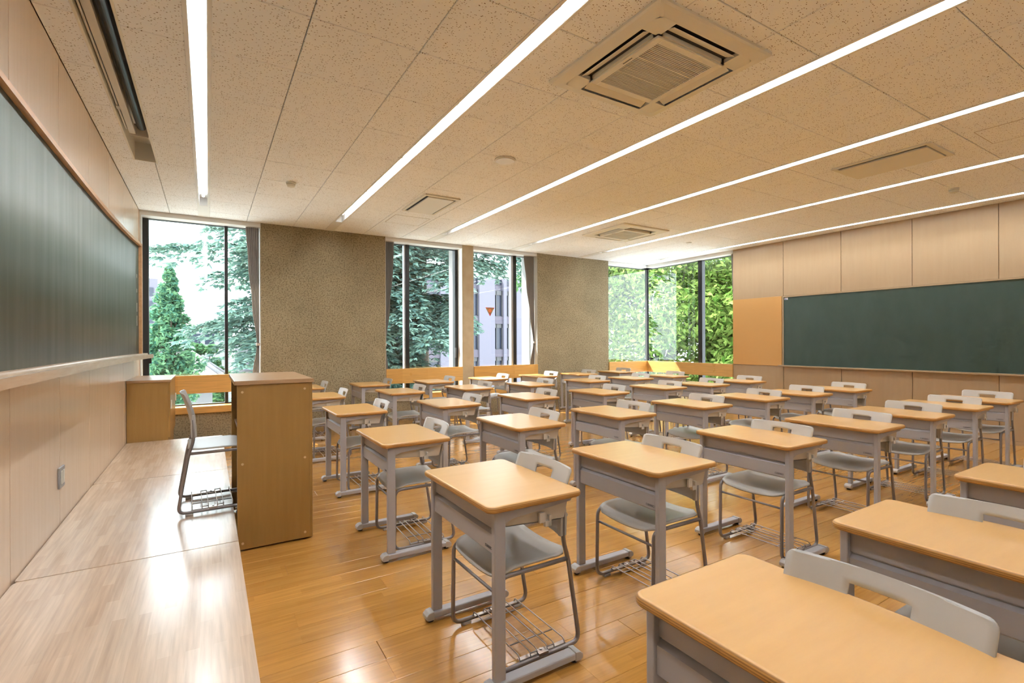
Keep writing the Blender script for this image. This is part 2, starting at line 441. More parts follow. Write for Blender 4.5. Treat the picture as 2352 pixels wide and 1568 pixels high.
for k, x in enumerate(STR):
    o = sl0 if k == 0 else copy_tree(sl0)
    o.location = (x, 0, 0); tag(o, snames[k], 'ceiling light', 'recessed fluorescent light strips')

# ================================================================== WALLS
def wall_panels(wall, plane, seams, zs, axis_x, sign, mat=M_wall, thick=.012):
    for (a, b) in seams:
        for (z0, z1) in zs:
            piece('wall_panel', thick, b - a - .007, z1 - z0 - .003, mat, wall, (plane - sign * thick / 2, (a + b) / 2, (z0 + z1) / 2), .001)
# front wall (x = XF)
wf = boxobj('wall_front', XF - .3, XF - .013, YN - .3, YW + .02, -.2, ZC + .19, M_wallgap)
tag(wf, 'pale wood veneer wall behind the front blackboard', kind='structure')
sm = [YN, -.43, .45, 1.33, 2.21, 3.09, 3.97, 4.85, 5.73, 6.61, 7.49, 8.0]
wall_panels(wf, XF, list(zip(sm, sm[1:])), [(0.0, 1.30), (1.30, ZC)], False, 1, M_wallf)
boxobj('edge_trim', XF - .012, XF + .006, 8.001, 8.03, 0, ZC, M_wallf, wf)
# rear wall (x = XB)
YE = 5.855
wb = boxobj('wall_back', XB + .013, XB + .3, YN - .3, YE, -.2, ZC + .19, M_wallgap)
tag(wb, 'pale wood veneer rear wall around the long blackboard', kind='structure')
sm = [YN, -.6, .31, 1.22, 2.13, 3.035, 3.962, 4.884, YE]
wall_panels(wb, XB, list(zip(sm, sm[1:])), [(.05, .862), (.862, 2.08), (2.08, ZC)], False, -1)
bbd = boxobj('baseboard_back', XB - .008, XB + .005, YN, YE, 0, .05, M_wall); tag(bbd, 'low wooden skirting along the rear wall', kind='structure')
# near wall behind the camera
wn = boxobj('wall_near', XF - .3, XB + .3, YN - .3, YN, -.2, ZC + .19, M_white); tag(wn, 'white painted corridor-side wall', kind='structure')
# window wall: solid pieces from inside face to outer fins
ww = empty('wall_window', label='window wall of textured beige panels between tall openings', kind='structure')
YO = 8.58
def solid(x0, x1, mat, nm='wall_section'):
    boxobj(nm, x0, x1, YW, YG - .03, 0, ZC + .03, mat, ww)
    boxobj('outer_fin', x0 - .01, x1 + .01, YG + .04, YO, -3.5, ZC + .6, M_ext, ww)
    boxobj('core', x0 + .004, x1 - .004, YG - .03, YG + .04, -.2, ZC + .19, M_ext, ww)
solid(.652, 2.482, M_conc); solid(5.50, 7.346, M_conc); solid(3.878, 4.096, M_pillar, 'pillar')
# white painted reveals
for xa, s in ((2.482, 1), (3.878, -1), (4.096, 1), (5.50, -1), (.652, -1), (7.346, 1)):
    a, b = sorted((xa + s * .0005, xa + s * .006))
    boxobj('reveal', a, b, YW + .006, YG - .02, 0, ZC, M_jamb, ww)
boxobj('reveal', XF - .012, XF + .022, 8.031, YG - .02, 0, ZC, M_jamb, ww)
boxobj('outer_fin', XF - .35, XF - .02, YG + .04, YO, -3.5, ZC + .6, M_ext, ww)
boxobj('core', XF - .35, XF - .0, YW + .025, YG + .04, -.2, ZC + .19, M_ext, ww)
bays = [(XF + .022, .646), (2.488, 3.872), (4.102, 5.494), (7.352, 8.70)]
for k, (a, b) in enumerate(bays):
    boxobj('low_wall', a - .03, min(b + .03, XB + .2), YW + .004, YG - .02, 0, .345, M_conc, ww)
    boxobj('low_wall_outer', a - .03, b + .05, YG - .02, YG + .04, -3.5, .40, M_ext, ww)
    boxobj('head', a - .03, b + .05, YW + .01, YG - .03, 2.975, ZC + .01, M_white, ww)
# corner window returns along the rear wall
boxobj('low_wall', XB + .004, XG - .02, YE, YG - .02, 0, .345, M_conc, ww)
boxobj('low_wall_outer', XG - .02, XG + .04, YE - .1, YG + .04, -3.5, .40, M_ext, ww)
boxobj('head', XB + .01, XG - .03, YE - .1, YG - .03, 2.975, ZC + .01, M_white, ww)
boxobj('core', XB + .012, XG + .45, YE - .35, YE, -3.5, ZC + .19, M_ext, ww)
boxobj('roof_edge', XF - .35, XG + .5, YG + .041, YG + .6, ZC + .09, ZC + .3, M_ext, ww)
boxobj('roof_edge', XF - .35, XG + .04, YG - .03, YG + .041, 3.01, ZC + .3, M_ext, ww)
boxobj('roof_edge', XG + .041, XG + .5, YE - .3, YG + .04, ZC + .092, ZC + .298, M_ext, ww)
boxobj('roof_edge', XG - .03, XG + .041, YE - .3, YG - .03, 3.01, ZC + .298, M_ext, ww)

# sills and guard boards
tn = 0
def trim(x0, x1, y0, y1, z0, z1, mat, label, bev=.003):
    global tn; tn += 1
    o = boxobj('trim_%d' % tn, x0, x1, y0, y1, z0, z1, mat, None, bev); tag(o, label, kind='structure'); return o
bn = ['beside the front blackboard', 'before the middle window with the cedar', 'before the window with the triangle sticker', 'before the corner window, short side']
for k, (a, b) in enumerate(bays):
    e = min(b, XB - .03)
    trim(a, e + (0.03 if k == 3 else 0), YW - .022, YW + .012, .617, .863, M_sillw, 'wooden guard board ' + bn[k])
    trim(a, e, YW - .03, YG - .03, .345, .435, M_sillw, 'wooden window sill ' + bn[k])
trim(XB - .022, XB + .012, YE + .002, YW - .024, .617, .863, M_sillwy, 'wooden guard board before the corner window, long side')
trim(XB - .03, XG - .03, YE + .002, YW - .032, .345, .435, M_sillwy, 'wooden window sill before the corner window, long side')

# ================================================================== WINDOWS
wi = 0
def window_y(x0, x1, mull, left_w, right_w, label, bright=None):
    """window in plane y = YG from x0 to x1, mull = list of (x, width)"""
    global wi; wi += 1
    w = empty('window_%d' % wi, (0, 0, 0), 0, label, None, None, 'structure')
    z0, z1 = .40, 2.99
    bm = bmesh.new()
    box(bm, x0, x0 + left_w, YG - .05, YG + .05, z0, z1); box(bm, x1 - right_w, x1, YG - .05, YG + .05, z0, z1)
    box(bm, x0, x1, YG - .04, YG + .04, z1 - .022, z1 + .02); box(bm, x0, x1, YG - .04, YG + .04, z0, z0 + .05)
    add('window_frame', mesh('window_frame', bm, M_black), w)
    edges = [x0 + left_w]
    for (mx, mw) in mull:
        boxobj('mullion', mx - mw / 2, mx + mw / 2, YG - .05, YG + .05, z0, z1, M_black, w, .003)
        edges += [mx - mw / 2, mx + mw / 2]
    edges.append(x1 - right_w)
    for k in range(0, len(edges), 2):
        if edges[k + 1] - edges[k] > .02:
            boxobj('pane', edges[k], edges[k + 1], YG - .004, YG + .004, z0 + .05, z1 - .022, M_glass, w)
    return w
w1 = window_y(XF + .006, .70, [(.224, .042)], .08, .07, 'tall black-framed window beside the front blackboard')
boxobj('latch', -.675, -.645, YG - .09, YG - .05, 1.03, 1.16, M_black, w1)
w2 = window_y(2.44, 3.90, [(2.925, .06)], .05, .085, 'tall black-framed window looking into the big cedar')
boxobj('sash_edge', 2.868, 2.893, YG - .03, YG + .05, .45, 2.968, M_grey, w2)
boxobj('latch', 3.80, 3.83, YG - .09, YG - .05, 1.02, 1.2, M_darkgrey, w2)
w3 = window_y(4.08, 5.56, [(5.10, .055)], .03, .05, 'tall black-framed window with the triangle sticker')
boxobj('sash_edge', 5.02, 5.07, YG - .03, YG + .05, .45, 2.968, M_grey, w3)
w4 = window_y(7.30, XG - .001, [], .05, .0, 'short side of the corner window in the window wall')
wi += 1
w5 = empty('window_%d' % wi, label='long side of the corner window in the rear wall', kind='structure')
bm = bmesh.new()
box(bm, XG - .04, XG + .04, YE - .05, YG - .03, 2.968, 3.01); box(bm, XG - .04, XG + .04, YE - .05, YG - .03, .40, .45); box(bm, XG - .05, XG + .05, YE - .08, YE - .02, .40, 2.99)
add('window_frame', mesh('window_frame', bm, M_black), w5)
boxobj('corner_post', XG - .03, XG + .03, YG - .03, YG + .03, .40, 2.99, M_darkgrey, w5, .003)
boxobj('mullion', XG - .05, XG + .05, 6.69, 6.79, .40, 2.99, M_black, w5, .003)
boxobj('pane', XG - .004, XG + .004, 6.79, YG - .03, .45, 2.968, M_glass, w5)
boxobj('pane', XG - .004, XG + .004, YE - .02, 6.69, .45, 2.968, M_glass, w5)
# triangle sticker on the third window
st = empty('triangle_sticker', (4.562, YG - .0045, 1.955), 0, 'small brown inverted-triangle sticker with orange disc on window glass', 'sticker')
bm = bmesh.new(); prism(bm, [(-.098, 0), (.098, 0), (0, -.165)], 'y', -.002, 0); add('backing', mesh('backing', bm, M_stick_b), st)
bm = bmesh.new(); disc(bm, (0, -.0032, -.058), .034, .001, 'y', 20); add('disc', mesh('disc', bm, M_stick_o), st)
bm = bmesh.new(); prism(bm, [(-.028, -.118), (.028, -.118), (0, -.164)], 'y', -.0032, -.0021); prism(bm, [(-.098, 0), (.098, 0), (.089, -.012), (-.089, -.012)], 'y', -.0032, -.0021); add('red_edge', mesh('red_edge', bm, M_stick_r), st)
bm = bmesh.new()
for k in range(7): box(bm, -.055 + k * .017, -.044 + k * .017, -.0040, -.0032, -.010, -.002)
add('lettering', mesh('lettering', bm, M_stick_b), st)

# ================================================================== CURTAINS
def curtain(name, label, origin, d, nrm, prof, npl, amp=.022):
    """origin = fixed edge on the floor, d = unit direction of the free edge, prof = [(z, width)] from top to bottom"""
    r = empty(name, (0, 0, 0), 0, label, 'curtain', 'pleated curtains tied back beside the windows')
    d = Vector(d); nrm = Vector(nrm); o = Vector(origin)
    def wid(z):
        for (za, wa), (zb, wb) in zip(prof, prof[1:]):
            if za >= z >= zb:
                t = (za - z) / (za - zb); t = t * t * (3 - 2 * t); return wa + (wb - wa) * t
        return prof[-1][1]
    nx, nz = npl * 8, 36
    bm = bmesh.new(); g = []
    zt, zb = prof[0][0], prof[-1][0]; w0 = prof[0][1]
    for j in range(nz + 1):
        z = zt + (zb - zt) * j / nz; w = wid(z); row = []
        a = amp * (.5 + .5 * w / w0)
        for i in range(nx + 1):
            t = i / nx
            row.append(bm.verts.new(o + d * (t * w) + nrm * (a * math.sin(t * npl * 2 * PI) + .004 * math.sin(7 * t + z * 3)) + Vector((0, 0, z))))
        g.append(row)
    for j in range(nz):
        for i in range(nx):
            f = bm.faces.new((g[j][i], g[j][i + 1], g[j + 1][i + 1], g[j + 1][i])); f.smooth = True
    bmesh.ops.solidify(bm, geom=bm.faces[:], thickness=.002)
    add('cloth', mesh('cloth', bm, M_curtain), r)
    zt_ = min(prof, key=lambda p: p[1])[0]; wt = wid(zt_)
    bm = bmesh.new(); c = o + d * (wt / 2) + Vector((0, 0, zt_))
    ex = abs(d.x) * (wt / 2 + .008) + abs(nrm.x) * .035; ey = abs(d.y) * (wt / 2 + .008) + abs(nrm.y) * .035
    box(bm, c.x - ex, c.x + ex, c.y - ey, c.y + ey, zt_ - .02, zt_ + .02, 0, .006); add('tieback', mesh('tieback', bm, M_curtain), r)
    hook = bmesh.new(); box(hook, o.x - .004 - abs(d.x) * .0, o.x + .004, o.y - .004, o.y + .004, zt_ - .006, zt_ + .006)
    hook.free()
YC = 8.115
curtain('curtain', 'grey curtain tied back at the window beside the front blackboard', (.640, YC, 0), (-1, 0, 0), (0, 1, 0), [(3.02, .175), (2.45, .145), (1.85, .095), (1.28, .035), (.85, .09), (.45, .10)], 7)
curtain('curtain', 'grey curtain tied back at the left edge of the cedar window', (2.492, YC, 0), (1, 0, 0), (0, 1, 0), [(3.02, .165), (2.6, .155), (1.9, .095), (1.27, .022), (.86, .055), (.45, .06)], 7)
curtain('curtain', 'grey curtain with bright edge beside the triangle sticker window', (5.488, YC, 0), (-1, 0, 0), (0, 1, 0), [(3.02, .25), (2.45, .185), (1.85, .11), (1.29, .03), (.85, .11), (.45, .12)], 8)
curtain('curtain', 'narrow grey curtain at the short side of the corner window', (7.358, YC, 0), (1, 0, 0), (0, 1, 0), [(3.02, .075), (2.45, .065), (1.85, .035), (1.29, .015), (.85, .02), (.45, .03)], 4, .016)
curtain('curtain', 'narrow grey curtain at the corner window beside the rear wall', (XB + .11, YE + .006, 0), (0, 1, 0), (1, 0, 0), [(3.02, .10), (2.45, .085), (1.85, .05), (1.29, .018), (.85, .03), (.45, .03)], 4, .016)

# ================================================================== FRONT BLACKBOARD (curved)
fb = empty('blackboard', (XF, 3.4, 1.187), 0, 'large curved green front blackboard with wooden frame and chalk tray', 'blackboard')
fb_off = Vector((-XF, -3.4, -1.187))
YB0, YB1, ZB0, ZB1 = -.10, 6.90, 1.187, 2.386
def bx(y):
    t = abs((y - 3.4) / 3.5); return -.742 + .082 * t ** 3
def sweep(bm, profile, y0, y1, n=40, mi=0):
    """profile in (dx, z) relative to the board surface, swept along the curve"""
    rings = []
    for k in range(n + 1):
        y = y0 + (y1 - y0) * k / n
        rings.append([bm.verts.new((bx(y) + dx, y, z)) for dx, z in profile])
    m = len(profile)
    for a, b in zip(rings, rings[1:]):
        for i in range(m):
            f = bm.faces.new((a[i], a[(i + 1) % m], b[(i + 1) % m], b[i])); f.material_index = mi
    bm.faces.new(rings[0][::-1]); bm.faces.new(rings[-1])
bm = bmesh.new(); sweep(bm, [(-.012, ZB0), (0, ZB0), (0, ZB1), (-.012, ZB1)], YB0, YB1); add('writing_surface', mesh('writing_surface', bm, M_board1, True), fb, fb_off)
for p in bpy.data.objects['writing_surface'].data.polygons: p.use_smooth = len(p.vertices) == 4 and abs(p.normal.x) > .8
bm = bmesh.new(); sweep(bm, [(-.014, ZB1), (.028, ZB1), (.028, ZB1 + .030), (.010, ZB1 + .032), (.010, ZB1 + .042), (-.014, ZB1 + .042)], YB0 - .045, YB1 + .045); add('top_rail', mesh('top_rail', bm, M_frame_w), fb, fb_off)
for (a, b) in ((YB0 - .045, YB0), (YB1, YB1 + .045)):
    bm = bmesh.new(); sweep(bm, [(-.014, ZB0), (.028, ZB0), (.028, ZB1), (-.014, ZB1)], a, b, 2); add('side_rail', mesh('side_rail', bm, M_frame_w), fb, fb_off)
bm = bmesh.new(); sweep(bm, [(-.014, ZB0 - .055), (.095, ZB0 - .055), (.095, ZB0 - .012), (.084, ZB0 - .012), (.080, ZB0 - .022), (.045, ZB0 - .022), (.042, ZB0 - .008), (.038, ZB0), (-.014, ZB0)], YB0 - .26, YB1 + .26)
add('chalk_tray', mesh('chalk_tray', bm, M_tray_w), fb, fb_off)
bm = bmesh.new(); sweep(bm, [(.046, ZB0 - .0215), (.079, ZB0 - .0215), (.079, ZB0 - .019), (.046, ZB0 - .019)], YB0 - .2, YB1 + .1); add('tray_liner', mesh('tray_liner', bm, M_grey), fb, fb_off)
bm = bmesh.new()
for z0, z1 in ((2.06, 2.02), (1.90, 1.86), (1.745, 1.65), (1.605, 1.505)):
    z = z0
    while z > z1:
        y = 6.80; box(bm, bx(y) + .0005, bx(y) + .003, y - .012, y + .012, z - .011, z); z -= .014
add('tick_marks', mesh('tick_marks', bm, M_chalk), fb, fb_off)
# wall socket plate under the board
op = empty('outlet_plate', (XF, 3.975, .50), 0, 'small white outlet plate on the wood wall above the platform', 'outlet')
bm = bmesh.new(); box(bm, 0, .011, -.06, .06, -.062, .062, 0, .003); add('plate', mesh('plate', bm, M_grey), op)
for dy in (-.024, .024):
    bm = bmesh.new(); box(bm, .011, .014, dy - .017, dy + .017, -.04, .04, 0, .001); add('socket_insert', mesh('socket_insert', bm, M_offwhite), op)

# ================================================================== REAR BLACKBOARD + PIN BOARD
rb = empty('blackboard', (XB, 3.05, .885), 0, 'long flat dark green blackboard on the rear wall', 'blackboard')
ro_ = Vector((-XB, -3.05, -.885))
boxobj('writing_surface', XB - .018, XB - .001, 1.22, 4.868, .885, 2.055, M_board2, rb).location = ro_
bm = bmesh.new(); box(bm, XB - .026, XB - .001, 1.20, 4.886, 2.055, 2.075, 0, .002); add('top_rail', mesh('top_rail', bm, M_wall), rb, ro_)
for a in (1.20, 4.868): boxobj('side_rail', XB - .026, XB - .001, a, a + .02, .885, 2.055, M_wall, rb).location = ro_
bm = bmesh.new(); box(bm, XB - .085, XB - .001, 1.15, 4.94, .862, .884, 0, .003); add('chalk_tray', mesh('chalk_tray', bm, M_wall), rb, ro_)
boxobj('sticker', XB - .0185, XB - .018, 4.795, 4.855, 2.012, 2.045, M_label, rb).location = ro_
boxobj('sticker_print', XB - .0190, XB - .0186, 4.815, 4.85, 2.016, 2.028, M_labelb, rb).location = ro_
pb = boxobj('pin_board', XB - .010, XB - .0005, 4.91, 5.850, .866, 2.082, M_pin, None, .002); tag(pb, 'tan cork pin board between rear blackboard and corner window', 'pin board')

# ================================================================== PLATFORM
PZ, PX1 = .218, .140
pn = ['platform panel nearest the cabinet, pale laminated wood, beyond the teacher chair', 'platform panel under the teacher chair, pale laminated wood', 'platform panel in front, pale laminated wood running out of the picture', 'rearmost platform panel along the front wall, pale laminated wood']
for k, (a, b) in enumerate(((4.94, 6.772), (3.11, 4.938), (1.28, 3.108), (-.55, 1.278))):
    r = empty('platform_panel', (XF, a, 0), 0, pn[k], 'platform', 'platform panels along the front blackboard')
    off = (-XF, -a, 0)
    bm = bmesh.new(); pts = []
    x0, x1, y0, y1, rc = XF + .003, PX1, a, b, .03
    for (cx, cy, st_) in ((x1 - .006, y1 - .006, 0), (x0 + rc, y1 - rc, 90), (x0 + rc, y0 + rc, 180), (x1 - .006, y0 + .006, 270)):
        rr = rc if cx < 0 else .006
        for i in range(5):
            t = math.radians(st_ + 22.5 * i); pts.append((cx + rr * math.cos(t), cy + rr * math.sin(t)))
    prism(bm, pts, 'z', PZ - .03, PZ); bmesh.ops.bevel(bm, geom=[e for e in bm.edges if all(v.co.z > PZ - .001 for v in e.verts)], offset=.003, segments=2, affect='EDGES')
    add('top_board', mesh('top_board', bm, M_plat), r, off)
    bm = bmesh.new(); box(bm, x0 + .02, x1 - .015, y0 + .004, y1 - .004, 0, PZ - .03); add('base', mesh('base', bm, M_plat), r, off)

# ================================================================== LECTERN
lx0, lx1, ly0, ly1, lz = .152, .575, 3.523, 4.412, 1.040
le = empty('lectern', (.36, 3.97, 0), 0, 'tall brown wooden lectern open at the back, beside the platform', 'lectern')
lo = (-.36, -3.97, 0)
def lp(nm, *a, mat=M_lect, bev=.002):
    bm = bmesh.new(); box(bm, *a, 0, bev); return add(nm, mesh(nm, bm, mat), le, lo)
for a in (ly0, ly1 - .022):
    sp = lp('side_panel', lx0, lx1, a, a + .022, .012, lz)
    if a == ly0:
        for (px, pz) in ((.181, .995), (.181, .545), (.181, .05), (.545, 1.0), (.545, .545), (.545, .05)):
            bm = bmesh.new(); disc(bm, (px, a - .003, pz), .0075, .0035, 'y', 14); add('screw_cap', mesh('screw_cap', bm, M_capwood), sp)
lp('front_panel', lx1 - .0005, lx1 + .018, ly0 + .001, ly1 - .001, .012, lz)
lp('shelf', lx0 + .02, lx1 - .001, ly0 + .0225, ly1 - .0225, .70, .72)
lp('top', lx0 - .016, lx1 + .026, ly0 - .012, ly1 + .012, lz + .0005, lz + .026, mat=M_lecttop)
lp('plinth', lx0 + .03, lx1 - .02, ly0 + .03, ly1 - .03, 0, .0115, mat=M_darkgrey, bev=0)

# ================================================================== CABINET by the window
ca = empty('side_cabinet', (-.56, 7.3, 0), 0, 'low orange-brown wooden cabinet at the platform end below the window', 'cabinet')
co = (.56, -7.3, 0)
bm = bmesh.new(); box(bm, XF + .004, -.385, 6.785, 7.78, 0, .866, 0, .002); add('body', mesh('body', bm, M_lect), ca, co)
bm = bmesh.new(); box(bm, XF + .002, -.357, 6.775, 7.79, .8665, .892, 0, .003); add('top', mesh('top', bm, M_lecttop), ca, co)
for a, b in ((6.787, 7.28), (7.284, 7.778)):
    bm = bmesh.new(); box(bm, -.3848, -.366, a, b, .24, .864, 0, .002); d = add('door', mesh('door', bm, M_lect), ca, co)
    bm = bmesh.new(); yh = a + .03 if a < 7 else b - .05; box(bm, -.366, -.352, yh, yh + .02, .56, .66, 0, .003); add('handle', mesh('handle', bm, M_offwhite), d)

# ================================================================== STUDENT DESK
DW, DD, DT = .647, .440, .702
def rrect(hx, hy, r, n=6):
    pts = []
    for cx, cy, s in ((hx - r, hy - r, 0), (-hx + r, hy - r, 90), (-hx + r, -hy + r, 180), (hx - r, -hy + r, 270)):
        for i in range(n + 1):
            t = math.radians(s + 90 * i / n); pts.append((cx + r * math.cos(t), cy + r * math.sin(t)))
    return pts
def make_desk():
    r = empty('student_desk')
    bm = bmesh.new(); rings = []
    for z, ins in ((DT, .010), (DT - .0012, .0045), (DT - .005, .001), (DT - .009, 0), (DT - .018, 0), (DT - .022, .0015), (DT - .025, .006)):
        rings.append([bm.verts.new((x, y, z)) for x, y in rrect(DD / 2 - ins, DW / 2 - ins, .032 - ins * .5)])
    for k, (a, b) in enumerate(zip(rings, rings[1:])):
        n = len(a)
        for i in range(n):
            f = bm.faces.new((a[i], a[(i + 1) % n], b[(i + 1) % n], b[i])); f.smooth = True; f.material_index = 0 if k == 0 else 1
    f = bm.faces.new(rings[0]); f.material_index = 0
    f = bm.faces.new(rings[-1][::-1]); f.material_index = 1
    add('desktop', mesh('desktop', bm, [M_desk, M_ply]), r)
    zt = DT - .0255; LY = .292; LX0 = -DD / 2 + .033; LX1 = LX0 + .048
    # pressed steel front panel with a groove
    bm = bmesh.new(); px = LX0 + .010
    prof = [(px + .007, zt - .002), (px + .007, .602), (px + .016, .599), (px + .016, .594), (px, .583), (px, .514), (px + .006, .508), (px + .012, .510), (px + .008, .518), (px + .018, .59), (px + .018, zt - .002)]
    prism(bm, prof, 'y', -LY + .0125, LY - .0125)
    fp = add('front_panel', mesh('front_panel', bm, M_steel), r)
    bm = bmesh.new(); y0 = -LY + .026
    for (a, b, c, d) in ((y0, y0 + .05, .5335, .5345), (y0, y0 + .05, .5245, .5255), (y0, y0 + .0012, .5245, .5345), (y0 + .0488, y0 + .05, .5245, .5345)): box(bm, px - .0008, px + .0002, a, b, c, d)
    for k in range(6): box(bm, px - .0008, px + .0002, y0 + .007 + k * .006, y0 + .0105 + k * .006, .5275, .5315)
    add('stamp', mesh('stamp', bm, M_darkgrey), fp)
    bm = bmesh.new(); box(bm, LX0, LX1, -.0125, .0125, .046, zt - .0005, 0, .004); lm = mesh('leg', bm, M_steel)
    bm = bmesh.new()
    prism(bm, [(LX1 - .001, zt - .001), (.178, zt - .001), (.166, zt - .014), (LX1 + .03, zt - .036), (LX1 - .001, zt - .050)], 'y', -.0115, .0115); km = mesh('bracket', bm, M_steel)
    bm = bmesh.new(); box(bm, -.19, .185, -.024, .024, .016, .046, 0, .006); fm = mesh('foot', bm, M_steel)
    def capm(s):
        bm = bmesh.new(); a = -.19 if s < 0 else .185
        pr = [(a - s * .004, .050), (a + s * .020, .047), (a + s * .034, .034), (a + s * .034, .018), (a + s * .024, .012), (a - s * .004, .012)]
        prism(bm, pr, 'y', -.0265, .0265); bmesh.ops.bevel(bm, geom=bm.edges[:], offset=.002, segments=1, affect='EDGES')
        return mesh('end_cap', bm, M_cap)
    cm = {-1: capm(-1), 1: capm(1)}
    bm = bmesh.new(); disc(bm, (0, 0, 0), .015, .013, 'z', 12); gm = mesh('glide', bm, M_rubber)
    bm = bmesh.new(); box(bm, .018, .040, -.020, -.004, .583, .604); box(bm, .036, .046, -.020, -.004, .583, .624); box(bm, -.006, .02, -.016, -.006, .60, .638); hm = mesh('bag_hook', bm, M_steel_d)
    for s in (-1, 1):
        add('leg', lm, r, (0, s * LY, 0)); add('bracket', km, r, (0, s * LY, 0))
        f = add('foot', fm, r, (0, s * LY, 0))
        for e in (-1, 1):
            add('end_cap', cm[e], f); add('glide', gm, f, (-.195 if e < 0 else .19, 0, 0))
        add('bag_hook', hm, r, (0.02, s * LY + (0 if s < 0 else .024), 0))
    # book tray, open to the seat
    bm = bmesh.new(); ty = LY - .010
    sp = [(LX1 + .004, zt - .003), (.172, zt - .003), (.150, .592), (.135, .588), (LX1 + .004, .606)]
    for s in (-1, 1):
        a, b = sorted((s * ty, s * (ty - .003))); prism(bm, sp, 'y', a, b)
    prism(bm, [(LX1 + .004, .606), (.135, .588), (.150, .592), (.150, .595), (.135, .591), (LX1 + .004, .609)], 'y', -ty, ty)
    add('book_tray', mesh('book_tray', bm, M_steel_d), r)
    return r

# ================================================================== CHAIR (faces -X)
def make_chair():
    r = empty('student_chair')
    # seat shell
    bm = bmesh.new(); nx, ny = 14, 16; g = []
    for i in range(nx + 1):
        u = i / nx; x = -.185 + .355 * u; row = []
        rc = .05
        dx = max(0, rc - (x + .185), (x - .170) + rc - .0)
        hw = .205 - rc + math.sqrt(max(0, rc * rc - min(dx, rc) ** 2)) if dx > 0 else .205
        hw = max(hw, .158)
        for j in range(ny + 1):
            v = 2 * j / ny - 1; y = hw * v
            z = .418 - .016 * (1 - v * v) * (1 - .3 * u)
            if u < .30: z -= .030 * ((.30 - u) / .30) ** 2
            if u > .85: z += .006 * ((u - .85) / .15) ** 2
            row.append(bm.verts.new((x, y, z)))
        g.append(row)
    for i in range(nx):
        for j in range(ny):
            f = bm.faces.new((g[i][j], g[i + 1][j], g[i + 1][j + 1], g[i][j + 1])); f.smooth = True
    bmesh.ops.recalc_face_normals(bm, faces=bm.faces[:])
    bmesh.ops.solidify(bm, geom=bm.faces[:], thickness=.010)
    add('seat', mesh('seat', bm, M_plastic), r)
    # backrest with hand slot
    bm = bmesh.new(); ny = 26; g = []
    zl = [.492, .52, .55, .58, .61, .64, .664, .684, .692, .706, .7255, .737, .746, .753, .758, .762, .7645, .765]; nz = len(zl) - 1
    for k in range(nz + 1):
        z = zl[k]; t = (z - .492) / .273; row = []
        rc = .022
        hw0 = .196 + .010 * t
        dz = max(0, z - (.765 - rc))
        hw = hw0 - rc + math.sqrt(max(0, rc * rc - dz * dz)) if dz > 0 else hw0
        for j in range(ny + 1):
            v = 2 * j / ny - 1; y = hw * v
            x = .129 + .064 * t ** 1.8 + .024 * (1 - abs(v) ** 2.2)
            row.append(bm.verts.new((x, y, z)))
        g.append(row)
    for k in range(nz):
        for j in range(ny):
            if (8 <= k <= 9 and 9 <= j <= 16) or (k == 7 and 10 <= j <= 15): continue
            f = bm.faces.new((g[k][j], g[k][j + 1], g[k + 1][j + 1], g[k + 1][j])); f.smooth = True
    bmesh.ops.recalc_face_normals(bm, faces=bm.faces[:])
    bmesh.ops.solidify(bm, geom=bm.faces[:], thickness=.0065)
    bk = add('backrest', mesh('backrest', bm, M_plastic), r)
    # sleeves that hold the back on the rods
    bm = bmesh.new()
    prism(bm, [(.122, .488), (.156, .488), (.157, .560), (.152, .630), (.138, .630), (.125, .560)], 'y', -.011, .011)
    bmesh.ops.bevel(bm, geom=bm.edges[:], offset=.003, segments=1, affect='EDGES'); sm_ = mesh('sleeve', bm, M_plastic)
    path = fillet([(.142, 0, .60), (.140, 0, .47), (.168, 0, .385), (.226, 0, .0205), (-.178, 0, .0205), (-.172, 0, .388), (.160, 0, .388)], .045, 6)
    bm = bmesh.new(); tube(bm, path, .0095, 8); fm = mesh('side_frame', bm, M_tube)
    bm = bmesh.new(); box(bm, -.022, .022, -.012, .012, 0, .014, 0, .003); gm = mesh('glide', bm, M_cap)
    for s in (-1, 1):
        add('sleeve', sm_, bk, (0, s * .199, 0))
        f = add('side_frame', fm, r, (0, s * .203, 0))
        for gx in (-.11, .165): add('glide', gm, f, (gx, 0, 0))
    bm = bmesh.new(); tube(bm, [(-.172, -.203, .318), (-.172, .203, .318)], .0065, 8); add('crossbar', mesh('crossbar', bm, M_tube), r)
    # wire rack for bags
    bm = bmesh.new(); z = .050
    for s in (-1, 1):
        box(bm, -.075, .155, s * .190 - .010, s * .190 + .010, .030, .034)
        box(bm, .012, .058, s * .196 - .016, s * .196 + .016, .026, .0375)
        disc(bm, (.035, s * .188, .0375), .006, .004, 'z', 8)
    for k, x in enumerate((-.075, -.022, .012, .062, .096, .150)):
        tube(bm, fillet([(x, -.200, .030), (x, -.192, z), (x, .192, z), (x, .200, .030)], .01, 2), .0028, 6)
    for s in (-1, 1):
        for a, b in ((-.022, .012), (.062, .096)): tube(bm, [(a, s * .196, z - .006), (b, s * .196, z - .006)], .0028, 6)
    for y in (-.11, .11): tube(bm, [(-.075, y, z - .0045), (.150, y, z - .0045)], .0028, 6)
    add('book_rack', mesh('book_rack', bm, M_wire), r)
    return r

